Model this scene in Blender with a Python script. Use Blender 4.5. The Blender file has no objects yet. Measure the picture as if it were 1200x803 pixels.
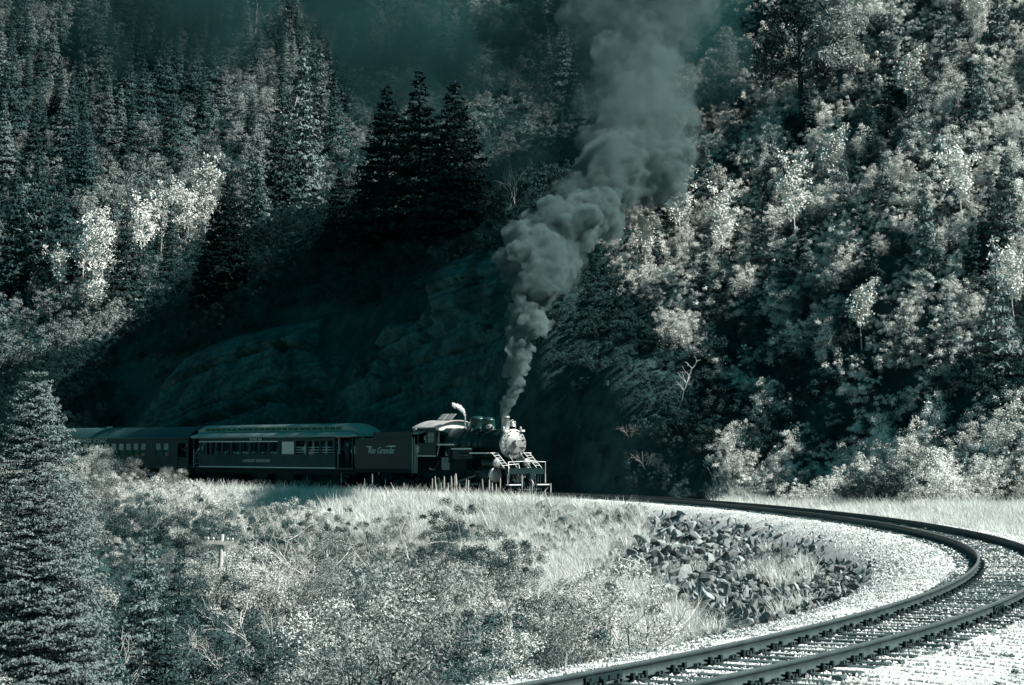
import bpy, bmesh, math, random
import numpy as np
from mathutils import Vector, Matrix, Euler

# ------------------------------------------------------------------ camera, sky, sun, exposure
scene = bpy.context.scene
col = scene.collection
R = math.radians
FPX, CX, CY, HOR, EYE = 2400.0, 600.0, 401.5, 527.0, 2.52     # focal length in photo pixels, horizon row, eye height
PITCH = math.atan((HOR - CY) / FPX)

cam_d = bpy.data.cameras.new('camera')
cam = bpy.data.objects.new('camera', cam_d)
col.objects.link(cam)
cam_d.sensor_width = 36.0
cam_d.lens = 36.0 * FPX / 1200.0
cam_d.clip_start, cam_d.clip_end = 0.3, 3000
cam.location = (0, 0, EYE)
cam.rotation_euler = (math.pi / 2 + PITCH, 0, 0)
scene.camera = cam

SUN_EL = R(43)
SUN_DIR = Vector((0.98, -0.20, 0)).normalized() * math.cos(SUN_EL) + Vector((0, 0, math.sin(SUN_EL)))
world = bpy.data.worlds.new('World')
scene.world = world
world.use_nodes = True
wn, wl = world.node_tree.nodes, world.node_tree.links
wn.clear()
sky = wn.new('ShaderNodeTexSky')
sky.sky_type = 'NISHITA'
sky.sun_disc = False
sky.sun_elevation = SUN_EL
sky.sun_rotation = math.atan2(SUN_DIR.x, SUN_DIR.y)
tone = wn.new('ShaderNodeMix')                   # the print's teal toning of everything lit by the sky alone
tone.data_type = 'RGBA'; tone.blend_type = 'MULTIPLY'; tone.inputs[0].default_value = 1.0
tone.inputs[7].default_value = (0.028, 0.48, 0.40, 1)
bg = wn.new('ShaderNodeBackground'); bg.inputs[1].default_value = 0.06
wo = wn.new('ShaderNodeOutputWorld')
wl.new(sky.outputs[0], tone.inputs[6]); wl.new(tone.outputs[2], bg.inputs[0]); wl.new(bg.outputs[0], wo.inputs[0])

sun_d = bpy.data.lights.new('sun', 'SUN')
sun_d.energy = 5.0
sun_d.angle = R(0.53)
sun_d.color = (1.0, 0.965, 0.915)
sun = bpy.data.objects.new('sun', sun_d)
col.objects.link(sun)
sun.location = (80, -20, 90)
sun.rotation_euler = SUN_DIR.to_track_quat('Z', 'Y').to_euler()

vs = scene.view_settings
vs.view_transform = 'Standard'; vs.look = 'None'; vs.gamma = 1.0; vs.use_curve_mapping = False
vs.exposure = 1.0
cy = scene.cycles
cy.max_bounces = 6; cy.diffuse_bounces = 1; cy.glossy_bounces = 2; cy.transmission_bounces = 3
cy.volume_bounces = 5; cy.transparent_max_bounces = 12
cy.use_denoising = True

# ------------------------------------------------------------------ helpers
def ray(px, py):
    v = CY - py
    return np.array([px - CX, FPX * math.cos(PITCH) - v * math.sin(PITCH), FPX * math.sin(PITCH) + v * math.cos(PITCH)])
def at(px, py, d):                                # photo pixel at a known distance -> world point
    r = ray(px, py); t = d / r[1]
    return np.array([r[0] * t, d, EYE + r[2] * t])
def project(P):                                   # world points (n,3) -> photo pixels
    P = np.asarray(P, float); q = P - np.array([0, 0, EYE])
    f = q[..., 1] * math.cos(PITCH) + q[..., 2] * math.sin(PITCH)
    u = -q[..., 1] * math.sin(PITCH) + q[..., 2] * math.cos(PITCH)
    f = np.maximum(f, 1e-3)
    return np.stack([CX + FPX * q[..., 0] / f, CY - FPX * u / f], -1)
def smooth(a, b, x):
    t = np.clip((np.asarray(x, float) - a) / (b - a), 0, 1)
    return t * t * (3 - 2 * t)

_nr = np.random.RandomState(11)
_lat = _nr.rand(256, 256) * 2 - 1
def vnoise(x, y, f=1.0, o=0):
    x = np.asarray(x, float) * f + 17.3 * o; y = np.asarray(y, float) * f + 41.7 * o
    xi, yi = np.floor(x).astype(int), np.floor(y).astype(int)
    u, v = x - xi, y - yi
    u, v = u * u * (3 - 2 * u), v * v * (3 - 2 * v)
    a, b = _lat[xi % 256, yi % 256], _lat[(xi + 1) % 256, yi % 256]
    c, d = _lat[xi % 256, (yi + 1) % 256], _lat[(xi + 1) % 256, (yi + 1) % 256]
    return (a * (1 - u) + b * u) * (1 - v) + (c * (1 - u) + d * u) * v
def fbm(x, y, f, n=4, o=0):
    s = 0
    for k in range(n): s = s + vnoise(x, y, f * 2 ** k, o + k) * 0.5 ** k
    return s

def tag(o, label=None, cat=None, group=None, kind=None):
    if label: o['label'] = label
    if cat: o['category'] = cat
    if group: o['group'] = group
    if kind: o['kind'] = kind
    return o
def link(name, me, parent=None, loc=None, rot=None, scale=None):
    o = bpy.data.objects.new(name, me)
    col.objects.link(o)
    if parent is not None: o.parent = parent
    if loc is not None: o.location = loc
    if rot is not None: o.rotation_euler = rot
    if scale is not None: o.scale = (scale,) * 3 if isinstance(scale, (int, float)) else scale
    return o
def mesh(name, verts, faces, mats=(), mi=None, smooth_=False):
    me = bpy.data.meshes.new(name)
    verts = np.asarray(verts, np.float32)
    if isinstance(faces, np.ndarray):
        n, k = faces.shape
        me.vertices.add(len(verts)); me.vertices.foreach_set('co', verts.ravel())
        me.loops.add(n * k); me.loops.foreach_set('vertex_index', faces.ravel().astype(np.int32))
        me.polygons.add(n); me.polygons.foreach_set('loop_start', np.arange(0, n * k, k, dtype=np.int32))
    else:
        me.from_pydata([tuple(map(float, v)) for v in verts], [], faces)
    if not isinstance(mats, (list, tuple)): mats = [mats]
    for m in mats: me.materials.append(m)
    if mi is not None: me.polygons.foreach_set('material_index', np.asarray(mi, np.int32))
    if smooth_: me.polygons.foreach_set('use_smooth', np.ones(len(me.polygons), bool))
    me.update(calc_edges=True); me.validate()
    return me

class MB:
    """collects simple solids of one part"""
    def __init__(s): s.v, s.f, s.sm = [], [], []
    def add(s, v, f, sm=False):
        b = len(s.v); s.v += [tuple(map(float, p)) for p in v]
        s.f += [tuple(b + i for i in q) for q in f]; s.sm += [sm] * len(f); return s
    def box(s, x0, x1, y0, y1, z0, z1):
        v = [(x, y, z) for x in (x0, x1) for y in (y0, y1) for z in (z0, z1)]
        return s.add(v, [(0, 1, 3, 2), (4, 6, 7, 5), (0, 4, 5, 1), (2, 3, 7, 6), (0, 2, 6, 4), (1, 5, 7, 3)])
    def tube(s, pts, r, n=8, cap=True, sm=True):
        pts = [Vector(p) for p in pts]
        rs = r if isinstance(r, (list, tuple)) else [r] * len(pts)
        v, f = [], []
        for i, p in enumerate(pts):
            t = (pts[min(i + 1, len(pts) - 1)] - pts[max(i - 1, 0)]).normalized()
            up = Vector((0, 0, 1)) if abs(t.z) < .9 else Vector((1, 0, 0))
            a = t.cross(up).normalized(); b = t.cross(a)
            for k in range(n):
                th = 2 * math.pi * k / n
                v.append(p + (a * math.cos(th) + b * math.sin(th)) * rs[i])
        for i in range(len(pts) - 1):
            for k in range(n):
                f.append((i * n + k, i * n + (k + 1) % n, (i + 1) * n + (k + 1) % n, (i + 1) * n + k))
        s.add(v, f, sm)
        if cap:
            s.add(v[:n], [tuple(range(n))[::-1]]); s.add(v[-n:], [tuple(range(n))])
        return s
    def lathe(s, prof, axis='z', c=(0, 0, 0), n=24, sm=True):
        """prof: (radius, position along axis)"""
        v, f = [], []
        for r, h in prof:
            for k in range(n):
                th = 2 * math.pi * k / n
                a, b = r * math.cos(th), r * math.sin(th)
                p = (a, b, h) if axis == 'z' else ((h, a, b) if axis == 'x' else (a, h, b))
                v.append((p[0] + c[0], p[1] + c[1], p[2] + c[2]))
        m = len(prof)
        for i in range(m - 1):
            for k in range(n):
                f.append((i * n + k, i * n + (k + 1) % n, (i + 1) * n + (k + 1) % n, (i + 1) * n + k))
        s.add(v, f, sm)
        if prof[0][0] > 1e-4: s.add(v[:n], [tuple(range(n))[::-1]])
        if prof[-1][0] > 1e-4: s.add(v[-n:], [tuple(range(n))])
        return s
    def prism(s, poly, y0, y1):
        """poly in (x,z), extruded along y"""
        n = len(poly)
        v = [(x, y0, z) for x, z in poly] + [(x, y1, z) for x, z in poly]
        f = [tuple(range(n)), tuple(range(2 * n - 1, n - 1, -1))] + [(i, i + n, (i + 1) % n + n, (i + 1) % n) for i in range(n)]
        return s.add(v, f)
    def build(s, name, mat, parent=None, **kw):
        me = mesh(name, s.v, s.f, mat)
        me.polygons.foreach_set('use_smooth', np.array(s.sm, bool))
        bm = bmesh.new(); bm.from_mesh(me); bmesh.ops.recalc_face_normals(bm, faces=bm.faces); bm.to_mesh(me); bm.free()
        return link(name, me, parent, **kw)

# ------------------------------------------------------------------ materials
def mat(name, color, rough=0.7, metal=0.0, spec=0.3, var=0.0, vscale=3.0, bump=0.0, bscale=20.0, attr=None, objvar=0.0, trans=0.0, col2=None, cscale=1.0, cw=(0.4, 0.6), stretch=None):
    m = bpy.data.materials.new(name); m.use_nodes = True
    nt = m.node_tree; N, L = nt.nodes, nt.links
    b = N['Principled BSDF']; out = N['Material Output']
    b.inputs['Roughness'].default_value = rough; b.inputs['Metallic'].default_value = metal
    b.inputs['Specular IOR Level'].default_value = spec
    c = tuple(color) if hasattr(color, '__len__') else (color, color, color)
    src = N.new('ShaderNodeRGB'); src.outputs[0].default_value = (*c, 1); s = src.outputs[0]
    tc = N.new('ShaderNodeTexCoord'); OBJ = tc.outputs['Object']
    if stretch:
        mp = N.new('ShaderNodeMapping'); mp.vector_type = 'TEXTURE'; mp.inputs['Rotation'].default_value = stretch[1]; mp.inputs['Scale'].default_value = stretch[0]
        L.new(OBJ, mp.inputs[0]); OBJ = mp.outputs[0]
    if col2 is not None:
        nz = N.new('ShaderNodeTexNoise'); nz.inputs['Scale'].default_value = cscale; nz.inputs['Detail'].default_value = 6
        L.new(OBJ, nz.inputs['Vector'])
        mr = N.new('ShaderNodeMapRange'); mr.inputs[1].default_value, mr.inputs[2].default_value = cw
        L.new(nz.outputs[0], mr.inputs[0])
        mx = N.new('ShaderNodeMix'); mx.data_type = 'RGBA'
        c2 = tuple(col2) if hasattr(col2, '__len__') else (col2,) * 3
        mx.inputs[7].default_value = (*c2, 1)
        L.new(mr.outputs[0], mx.inputs[0]); L.new(s, mx.inputs[6]); s = mx.outputs[2]
    def mul(s, fac):
        h = N.new('ShaderNodeMix'); h.data_type = 'RGBA'; h.blend_type = 'MULTIPLY'; h.inputs[0].default_value = 1
        L.new(s, h.inputs[6]); L.new(fac, h.inputs[7]); return h.outputs[2]
    def rng(sock, lo, hi, a=0.0, b_=1.0):
        mr = N.new('ShaderNodeMapRange'); mr.inputs[1].default_value = a; mr.inputs[2].default_value = b_
        mr.inputs[3].default_value = lo; mr.inputs[4].default_value = hi; L.new(sock, mr.inputs[0]); return mr.outputs[0]
    if var:
        nz = N.new('ShaderNodeTexNoise'); nz.inputs['Scale'].default_value = vscale; nz.inputs['Detail'].default_value = 8
        nz.inputs['Roughness'].default_value = 0.65
        L.new(OBJ, nz.inputs['Vector']); s = mul(s, rng(nz.outputs[0], 1 - var, 1 + var, .3, .7))
    if attr:
        at_ = N.new('ShaderNodeAttribute'); at_.attribute_name = attr; s = mul(s, at_.outputs['Fac'])
    if objvar:
        oi = N.new('ShaderNodeObjectInfo'); s = mul(s, rng(oi.outputs['Random'], 1 - objvar, 1 + objvar))
    L.new(s, b.inputs['Base Color'])
    if bump:
        nz = N.new('ShaderNodeTexNoise'); nz.inputs['Scale'].default_value = bscale; nz.inputs['Detail'].default_value = 8
        L.new(OBJ, nz.inputs['Vector'])
        bp = N.new('ShaderNodeBump'); bp.inputs['Strength'].default_value = bump; bp.inputs['Distance'].default_value = 0.05
        L.new(nz.outputs[0], bp.inputs['Height']); L.new(bp.outputs[0], b.inputs['Normal'])
    if trans:
        t = N.new('ShaderNodeBsdfTranslucent'); L.new(s, t.inputs[0])
        mx = N.new('ShaderNodeMixShader'); mx.inputs[0].default_value = trans
        L.new(b.outputs[0], mx.inputs[1]); L.new(t.outputs[0], mx.inputs[2]); L.new(mx.outputs[0], out.inputs[0])
    return m

M = {}
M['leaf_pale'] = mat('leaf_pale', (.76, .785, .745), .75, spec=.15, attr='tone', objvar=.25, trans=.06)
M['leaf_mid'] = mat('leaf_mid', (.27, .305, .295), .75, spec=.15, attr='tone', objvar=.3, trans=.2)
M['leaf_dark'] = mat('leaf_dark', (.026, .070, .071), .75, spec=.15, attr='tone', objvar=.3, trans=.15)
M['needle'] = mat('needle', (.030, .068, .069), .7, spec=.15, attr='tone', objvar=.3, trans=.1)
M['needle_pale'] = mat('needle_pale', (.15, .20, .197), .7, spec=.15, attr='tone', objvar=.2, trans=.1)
M['bark'] = mat('bark', (.045, .08, .08), .9, spec=.1, var=.4, vscale=6)
M['bark_pale'] = mat('bark_pale', (.55, .55, .53), .85, spec=.1, var=.25, vscale=5)
M['grass'] = mat('grass', (.74, .775, .745), .8, spec=.1, attr='tone', objvar=.2, trans=.3)
M['soil'] = mat('soil', (.030, .062, .062), .95, spec=.05, var=.45, vscale=.9, bump=.6, bscale=6, col2=(.018, .042, .043), cscale=.25)
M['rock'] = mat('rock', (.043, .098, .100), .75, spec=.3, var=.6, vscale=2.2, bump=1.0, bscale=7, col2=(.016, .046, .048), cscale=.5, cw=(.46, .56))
M['riprap'] = mat('riprap', (.205, .23, .226), .85, spec=.15, var=.35, vscale=3, bump=.7, bscale=9, objvar=.6)
M['ballast'] = mat('ballast', (.60, .62, .61), .95, spec=.05, var=.35, vscale=14, bump=1.0, bscale=30, col2=(.36, .40, .395), cscale=.5, cw=(.5, .68))
M['stone'] = mat('stone', (.62, .64, .63), .9, spec=.1, objvar=.4, var=.15, vscale=9)
M['rail'] = mat('rail', (.042, .064, .065), .55, metal=.35, spec=.4, var=.3, vscale=4)
M['railhead'] = mat('railhead', (.55, .56, .56), .32, metal=.9, var=.15, vscale=2)
M['tie'] = mat('tie', (.05, .078, .078), .9, spec=.1, var=.5, vscale=5, bump=.6, bscale=14, objvar=.35)
M['black'] = mat('black', (.004, .020, .021), .45, spec=.22, var=.35, vscale=2.5)
M['jacket'] = mat('jacket', (.010, .040, .042), .36, spec=.35, var=.25, vscale=2)
M['sooty'] = mat('sooty', (.006, .020, .021), .8, spec=.2, var=.4, vscale=3)
M['silver'] = mat('silver', (.33, .345, .34), .42, metal=.45, spec=.5, var=.45, vscale=4)
M['brass'] = mat('brass', (.50, .49, .46), .35, metal=.6)
M['white'] = mat('white', (.62, .64, .625), .5, var=.12, vscale=5)
M['cream'] = mat('cream', (.60, .60, .57), .6, var=.1, vscale=2)
M['coach'] = mat('coach', (.006, .036, .037), .5, spec=.15, var=.45, vscale=.9)
M['coach_roof'] = mat('coach_roof', (.27, .33, .325), .5, spec=.35, var=.2, vscale=1.5)
M['cab_roof'] = mat('cab_roof', (.42, .42, .41), .6, var=.25, vscale=2)
M['inside'] = mat('inside', (.10, .105, .105), .7, var=.2)
M['seat'] = mat('seat', (.30, .31, .30), .7)
M['glass'] = mat('glass', (.012, .014, .015), .06, spec=.6)
M['shade'] = mat('shade', (.34, .35, .345), .7, objvar=.2)
M['skin'] = mat('skin', (.42, .36, .32), .6)
M['shirt_pale'] = mat('shirt_pale', (.72, .72, .70), .8)
M['shirt_dark'] = mat('shirt_dark', (.05, .055, .06), .8)
M['roof_dark'] = mat('roof_dark', (.02, .055, .056), .5, var=.2, vscale=1.5)
M['shade_glass'] = mat('shade_glass', (.22, .23, .23), .15, spec=.5)
M['steel'] = mat('steel', (.10, .105, .105), .4, metal=.5)
M['needle_hero'] = mat('needle_hero', (.15, .192, .188), .7, spec=.15, attr='tone', trans=.1)
M['leaf_shade'] = mat('leaf_shade', (.050, .088, .088), .75, spec=.15, attr='tone', objvar=.3, trans=.1)  # darker leaf copy standing for shade among shrubs and bushes
M['needle_shade'] = mat('needle_shade', (.008, .026, .027), .7, spec=.1, attr='tone', trans=0)  # needles blackened so the crest trees look unlit; shade put into colour
M['leaf_far'] = mat('leaf_far', (.16, .205, .202), .75, spec=.15, attr='tone', objvar=.4, trans=.06)
M['leaf_bush'] = mat('leaf_bush', (.50, .53, .505), .75, spec=.15, attr='tone', objvar=.25, trans=.06)
M['pole'] = mat('pole', (.45, .45, .43), .9, var=.3, vscale=6)

# ------------------------------------------------------------------ the line of the track
_c, _R = np.array([-66.976, 65.526]), 80.558
ctrl = [(-170, 222), (-128, 214), (-92, 203), (-67, 190), (-51, 179.5), (-37, 168), (-24.5, 155.5), (-13.6, 142.8), (-3.5, 129), (5.2, 114.5), (10.6, 96), (13.0, 80)]
for a in np.arange(0, -92, -9.0):
    ctrl.append((_c[0] + _R * math.cos(R(a)), _c[1] + _R * math.sin(R(a))))
ctrl = np.array(ctrl)
def spline(ctrl, step=0.4):
    t = np.r_[0, np.cumsum(np.linalg.norm(np.diff(ctrl, axis=0), axis=1))]
    n = len(t); h = np.diff(t); A = np.zeros((n, n)); B = np.zeros((n, 2)); A[0, 0] = A[-1, -1] = 1
    for i in range(1, n - 1):
        A[i, i - 1], A[i, i], A[i, i + 1] = h[i - 1], 2 * (h[i - 1] + h[i]), h[i]
        B[i] = 6 * ((ctrl[i + 1] - ctrl[i]) / h[i] - (ctrl[i] - ctrl[i - 1]) / h[i - 1])
    Mm = np.linalg.solve(A, B)
    u = np.arange(0, t[-1], 0.05); k = np.clip(np.searchsorted(t, u, 'right') - 1, 0, n - 2)
    a, b = (t[k + 1] - u)[:, None], (u - t[k])[:, None]; hk = h[k][:, None]
    P = Mm[k] * a ** 3 / (6 * hk) + Mm[k + 1] * b ** 3 / (6 * hk) + (ctrl[k] / hk - Mm[k] * hk / 6) * a + (ctrl[k + 1] / hk - Mm[k + 1] * hk / 6) * b
    s = np.r_[0, np.cumsum(np.linalg.norm(np.diff(P, axis=0), axis=1))]
    q = np.arange(0, s[-1], step)
    return np.c_[np.interp(q, s, P[:, 0]), np.interp(q, s, P[:, 1])]
STEP = 0.4
PATH = spline(ctrl, STEP)
TAN = np.gradient(PATH, axis=0); TAN /= np.linalg.norm(TAN, axis=1)[:, None]
RIGHT = np.c_[TAN[:, 1], -TAN[:, 0]]              # towards the inside of the curve
SLEN = (len(PATH) - 1) * STEP
def on_track(s, e=0.0):                           # arc length, offset to the inside
    q = np.clip(s / STEP, 0, len(PATH) - 1.001); k = int(q); f = q - k
    p = PATH[k] * (1 - f) + PATH[k + 1] * f; r = RIGHT[k] * (1 - f) + RIGHT[k + 1] * f; r = r / np.linalg.norm(r)
    return p + r * e, np.array([-r[1], r[0]])
def track_e(x, y):
    """signed distance to the track centre line (positive inside the curve) and arc length"""
    x = np.asarray(x, float).ravel(); y = np.asarray(y, float).ravel()
    e = np.empty(len(x)); ss = np.empty(len(x)); Q = PATH[::3]; I = np.arange(len(PATH))[::3]
    for a in range(0, len(x), 20000):
        dx = x[a:a + 20000, None] - Q[None, :, 0]; dy = y[a:a + 20000, None] - Q[None, :, 1]
        d2 = dx * dx + dy * dy; k = I[d2.argmin(1)]
        vx, vy = x[a:a + 20000] - PATH[k, 0], y[a:a + 20000] - PATH[k, 1]
        side = vx * RIGHT[k, 0] + vy * RIGHT[k, 1]
        along = vx * TAN[k, 0] + vy * TAN[k, 1]
        d = np.sqrt(d2.min(1))
        e[a:a + 20000] = np.where(np.abs(along) < 1.3, side, np.sign(side) * d); ss[a:a + 20000] = k * STEP + along
    return e, ss
def s_at_y(yq):                                   # arc length where the far half of the track passes a given distance
    k = np.where((PATH[:, 1] <= yq))[0][0]; return k * STEP

# ------------------------------------------------------------------ the lie of the land
hill = []
for px, py, d in [(600, 540, 130), (600, 480, 132.5), (600, 400, 137), (600, 300, 145), (590, 240, 154), (680, 480, 128), (690, 400, 133.5), (700, 320, 142), (700, 240, 152),
                  (450, 500, 148), (450, 400, 155), (450, 320, 163), (450, 275, 171), (300, 500, 163), (300, 420, 169.5), (300, 340, 178), (320, 272, 188),
                  (150, 500, 180), (150, 430, 188), (180, 360, 198), (60, 490, 200), (40, 440, 214), (-60, 480, 215), (-60, 420, 235),
                  (830, 470, 126), (770, 400, 130), (760, 330, 139), (800, 230, 150), (880, 120, 163), (900, 40, 173), (920, -60, 186),
                  (760, 470, 125), (790, 545, 120),
                  (900, 440, 125), (1000, 450, 117), (1100, 450, 111), (1200, 445, 107), (1350, 440, 104),
                  (900, 330, 130), (1000, 330, 123), (1100, 330, 118), (1200, 330, 115), (1350, 330, 112),
                  (900, 200, 147), (1000, 200, 138), (1100, 200, 129), (1200, 200, 125), (1350, 200, 122),
                  (1000, 40, 154), (1100, 40, 148), (1200, 40, 140), (1350, 40, 135), (1000, -120, 184), (1200, -120, 172), (1400, -120, 152),
                  (0, 430, 238), (150, 385, 246), (240, 335, 252), (100, 260, 290), (300, 215, 305), (0, 165, 335), (200, 110, 360), (400, 120, 355),
                  (0, 20, 405), (300, 10, 420), (600, 20, 410), (600, 120, 355), (800, 20, 400), (0, -60, 470), (400, -70, 475), (800, -70, 470),
                  (-150, 150, 340), (-150, 0, 430), (-250, 300, 300), (-250, 450, 245)]:
    hill.append(at(px, py, d))
for px, d, z in [(575, 205, 15), (450, 222, 14), (330, 236, 15), (700, 195, 19), (850, 205, 26), (700, 260, 30), (500, 270, 26), (850, 300, 52), (1000, 230, 52), (1200, 230, 56), (1000, 420, 90), (1200, 400, 92)]:
    hill.append(np.array([(px - CX) / FPX * d, d, z]))
for s in np.arange(40, SLEN, 9.0):
    p, t = on_track(s, -5.2); y = p[1]
    hill.append(np.array([p[0], p[1], -0.25]))
    if s > s_at_y(117): 
        p, t = on_track(s, -12.0 if y > 88 else -9.5); hill.append(np.array([p[0], p[1], 0.15 if y > 50 else -.25]))
for x, y, z in [(0, 2, .75), (8, 14, -.3), (14, 22, -.2), (22, 36, 0), (27, 55, .3), (0, -20, 1), (30, 0, .6), (60, 30, 1.5), (60, 70, 4), (-30, -18, 0), (-60, -35, 1), (100, 60, 8), (100, 120, 35), (140, 200, 60), (-220, 230, 12), (-220, 300, 40), (-220, 430, 95), (220, 400, 110), (220, 100, 25), (120, -40, 5), (-120, -40, 4), (200, -40, 8), (-220, 200, 4)]:
    hill.append(np.array([x, y, z], float))
hill = np.array(hill)
def _U(r2): return r2 * np.log(np.maximum(r2, 1e-9))
def tps_fit(P, z, lam=12.0):
    n = len(P); d2 = ((P[:, None] - P[None]) ** 2).sum(-1)
    A = np.zeros((n + 3, n + 3)); A[:n, :n] = _U(d2) + lam * np.eye(n); A[:n, n] = 1; A[:n, n + 1:] = P; A[n:, :n] = A[:n, n:].T
    return np.linalg.solve(A, np.r_[z, 0, 0, 0])
_S = 50.0
_tp = hill[:, :2] / _S; _tw = tps_fit(_tp, hill[:, 2], .0008)
def tps(x, y):
    x = np.asarray(x, float).ravel() / _S; y = np.asarray(y, float).ravel() / _S; out = np.empty(len(x)); n = len(_tp)
    for a in range(0, len(x), 20000):
        X, Y = x[a:a + 20000], y[a:a + 20000]
        U = _U((X[:, None] - _tp[:, 0]) ** 2 + (Y[:, None] - _tp[:, 1]) ** 2)
        out[a:a + 20000] = U @ _tw[:n] + _tw[n] + _tw[n + 1] * X + _tw[n + 2] * Y
    return out
def ground(x, y, rough=True, cover=False):
    x = np.asarray(x, float).ravel(); y = np.asarray(y, float).ravel()
    e, s = track_e(x, y)
    ei = np.maximum(e - 2.7, 0)
    k = 0.30 + 0.70 * smooth(-34, -6, x)
    ei = np.maximum(ei - 4.6 * smooth(98, 116, y), 0)     # a level shoulder along the train
    drop = k * (3.9 * (1 - np.exp(-ei / 7.5))) + 0.065 * np.maximum(ei - 3, 0)
    zin = -0.50 - np.minimum(drop, 9.5)
    zo = tps(x, y)
    w = smooth(3.0, 6.5, -e)
    zout = -0.50 * (1 - w) + zo * w
    z = np.where(e > 0, zin, zout)
    if rough:
        a = smooth(5.5, 14, np.abs(e))
        z = z + a * (0.55 * fbm(x, y, .11, 3) + 0.14 * fbm(x, y, .7, 2, 5)) + smooth(3, 5, np.abs(e)) * .06 * vnoise(x, y, 1.3, 9)
    return z
def gz(x, y): return float(ground([x], [y])[0])

# ------------------------------------------------------------------ setting: terrain, rock cut, ballast
def grid_mesh(name, xs, ys, m):
    X, Y = np.meshgrid(xs, ys, indexing='ij')
    Z = ground(X, Y)
    v = np.c_[X.ravel(), Y.ravel(), Z]
    nx, ny = len(xs), len(ys); i = np.arange(nx * ny).reshape(nx, ny)
    f = np.stack([i[:-1, :-1], i[1:, :-1], i[1:, 1:], i[:-1, 1:]], -1).reshape(-1, 4)
    return mesh(name, v, f, m, smooth_=True)
xs = np.r_[np.arange(-260, -66, 4.0), np.arange(-66, -20, 1.0), np.arange(-20, 40, .6), np.arange(40, 60, 1.0), np.arange(60, 262, 4.0)]
ys = np.r_[np.arange(-46, 16, 2.0), np.arange(16, 76, 1.0), np.arange(76, 160, .6), np.arange(160, 190, 1.0), np.arange(190, 522, 3.0)]
terrain = tag(link('terrain', grid_mesh('terrain', xs, ys, M['soil'])), 'brushy mountainside and ravine floor around the curving track', kind='structure')
_tc = np.empty(len(terrain.data.vertices) * 3, np.float32); terrain.data.vertices.foreach_get('co', _tc); _tc = _tc.reshape(-1, 3)
_e, _s = track_e(_tc[:, 0], _tc[:, 1])            # dry straw lies where the grass grows: the bank inside the curve and the verges
_straw = np.maximum(smooth(1.5, 3, _e) * smooth(15, 10, _e) * (.25 + .75 * smooth(70, 100, _tc[:, 1])), smooth(1.5, 3, -_e) * smooth(10, 7, -_e) * smooth(1.5, .8, _tc[:, 2]) * smooth(104, 96, _tc[:, 1])) * smooth(-.5, .3, fbm(_tc[:, 0], _tc[:, 1], .25, 3, 44) + .35)
terrain.data.attributes.new('straw', 'FLOAT', 'POINT').data.foreach_set('value', _straw.astype(np.float32))
_N, _L = M['soil'].node_tree.nodes, M['soil'].node_tree.links
_b = _N['Principled BSDF']; _src = _b.inputs['Base Color'].links[0].from_socket
_at = _N.new('ShaderNodeAttribute'); _at.attribute_name = 'straw'; _mx = _N.new('ShaderNodeMix'); _mx.data_type = 'RGBA'; _mx.inputs[7].default_value = (.50, .515, .495, 1)
_L.new(_at.outputs['Fac'], _mx.inputs[0]); _L.new(_src, _mx.inputs[6]); _L.new(_mx.outputs[2], _b.inputs['Base Color'])

def cliff_patch(s0, s1, e0, e1, name, label, fade):
    """layered rock of the cutting behind the train: bedding planes as real ledges that jut and undercut"""
    ss = np.arange(s0, s1, .16); ee = np.arange(e0, e1, .09)
    P = np.array([on_track(s)[0] for s in ss])
    Nrm = np.array([[-on_track(s)[1][1], on_track(s)[1][0]] for s in ss])       # to the left of travel = outside
    X = P[:, None, 0] + Nrm[:, None, 0] * ee[None]; Y = P[:, None, 1] + Nrm[:, None, 1] * ee[None]
    Z = ground(X, Y, rough=False).reshape(X.shape)
    S, E = np.meshgrid(ss, ee, indexing='ij')
    warp = fbm(S, Z, .03, 2, 3) * 2.2 + fbm(S, Z, .5, 2, 7) * .10
    lift = np.zeros_like(X)
    for beta, th, amp, slot, seg, o in ((.26, 4.8, 1.5, .17, 15.0, 0), (.23, 1.7, .42, .2, 7.0, 3), (.27, .6, .13, .26, 3.0, 6)):
        q = (Z - beta * (S - s0) + warp * (1.0 if th > 2 else .7)) / th
        k = np.floor(q).astype(int); fr = q - k
        j = np.floor(S / seg + 2.5 * _lat[k % 256, (o * 31 + 7) % 256] + .25 * q + .12 * fbm(S, Z, .8, 2, o)).astype(int)
        r1 = _lat[(k * 7 + o) % 256, (j * 13) % 256] * .5 + .5; r2 = _lat[(k * 5 + 3 + o) % 256, (j * 11 + 5) % 256] * .5 + .5
        open_ = smooth(.25, .6, r2)                                            # some bedding planes gape, others are tight
        lift += amp * (1.15 * r1 + .22 * fr) - (amp * 1.5 + .25) * open_ * (1 - smooth(slot * .8, slot, fr))
    lift += .10 * fbm(S, Z, .9, 3, 12) + .5
    w = smooth(0, 1.2, E - e0) * smooth(0, 4, e1 - E) * smooth(0, fade, S - s0) * smooth(0, 26, s1 - S)
    w = w * smooth(-.35, .05, fbm(S, E, .09, 3, 20) + .62 - .55 * smooth(9, 15, E))
    off = (lift + .2) * w - .5 * (1 - w)
    # push along the slope normal, mostly towards the track
    X2 = X - Nrm[:, None, 0] * off * .78; Y2 = Y - Nrm[:, None, 1] * off * .78; Z2 = Z + off * .5
    v = np.c_[X2.ravel(), Y2.ravel(), Z2.ravel()]; n, m_ = X.shape; i = np.arange(n * m_).reshape(n, m_)
    f = np.stack([i[:-1, :-1], i[:-1, 1:], i[1:, 1:], i[1:, :-1]], -1).reshape(-1, 4)
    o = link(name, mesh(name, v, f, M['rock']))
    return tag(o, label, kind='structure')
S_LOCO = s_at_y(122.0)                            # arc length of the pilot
cliff_patch(S_LOCO - 66, S_LOCO - 5, 4.4, 15.0, 'rock_cut', 'dark layered rock face of the railway cutting behind the train', 10)

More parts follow.
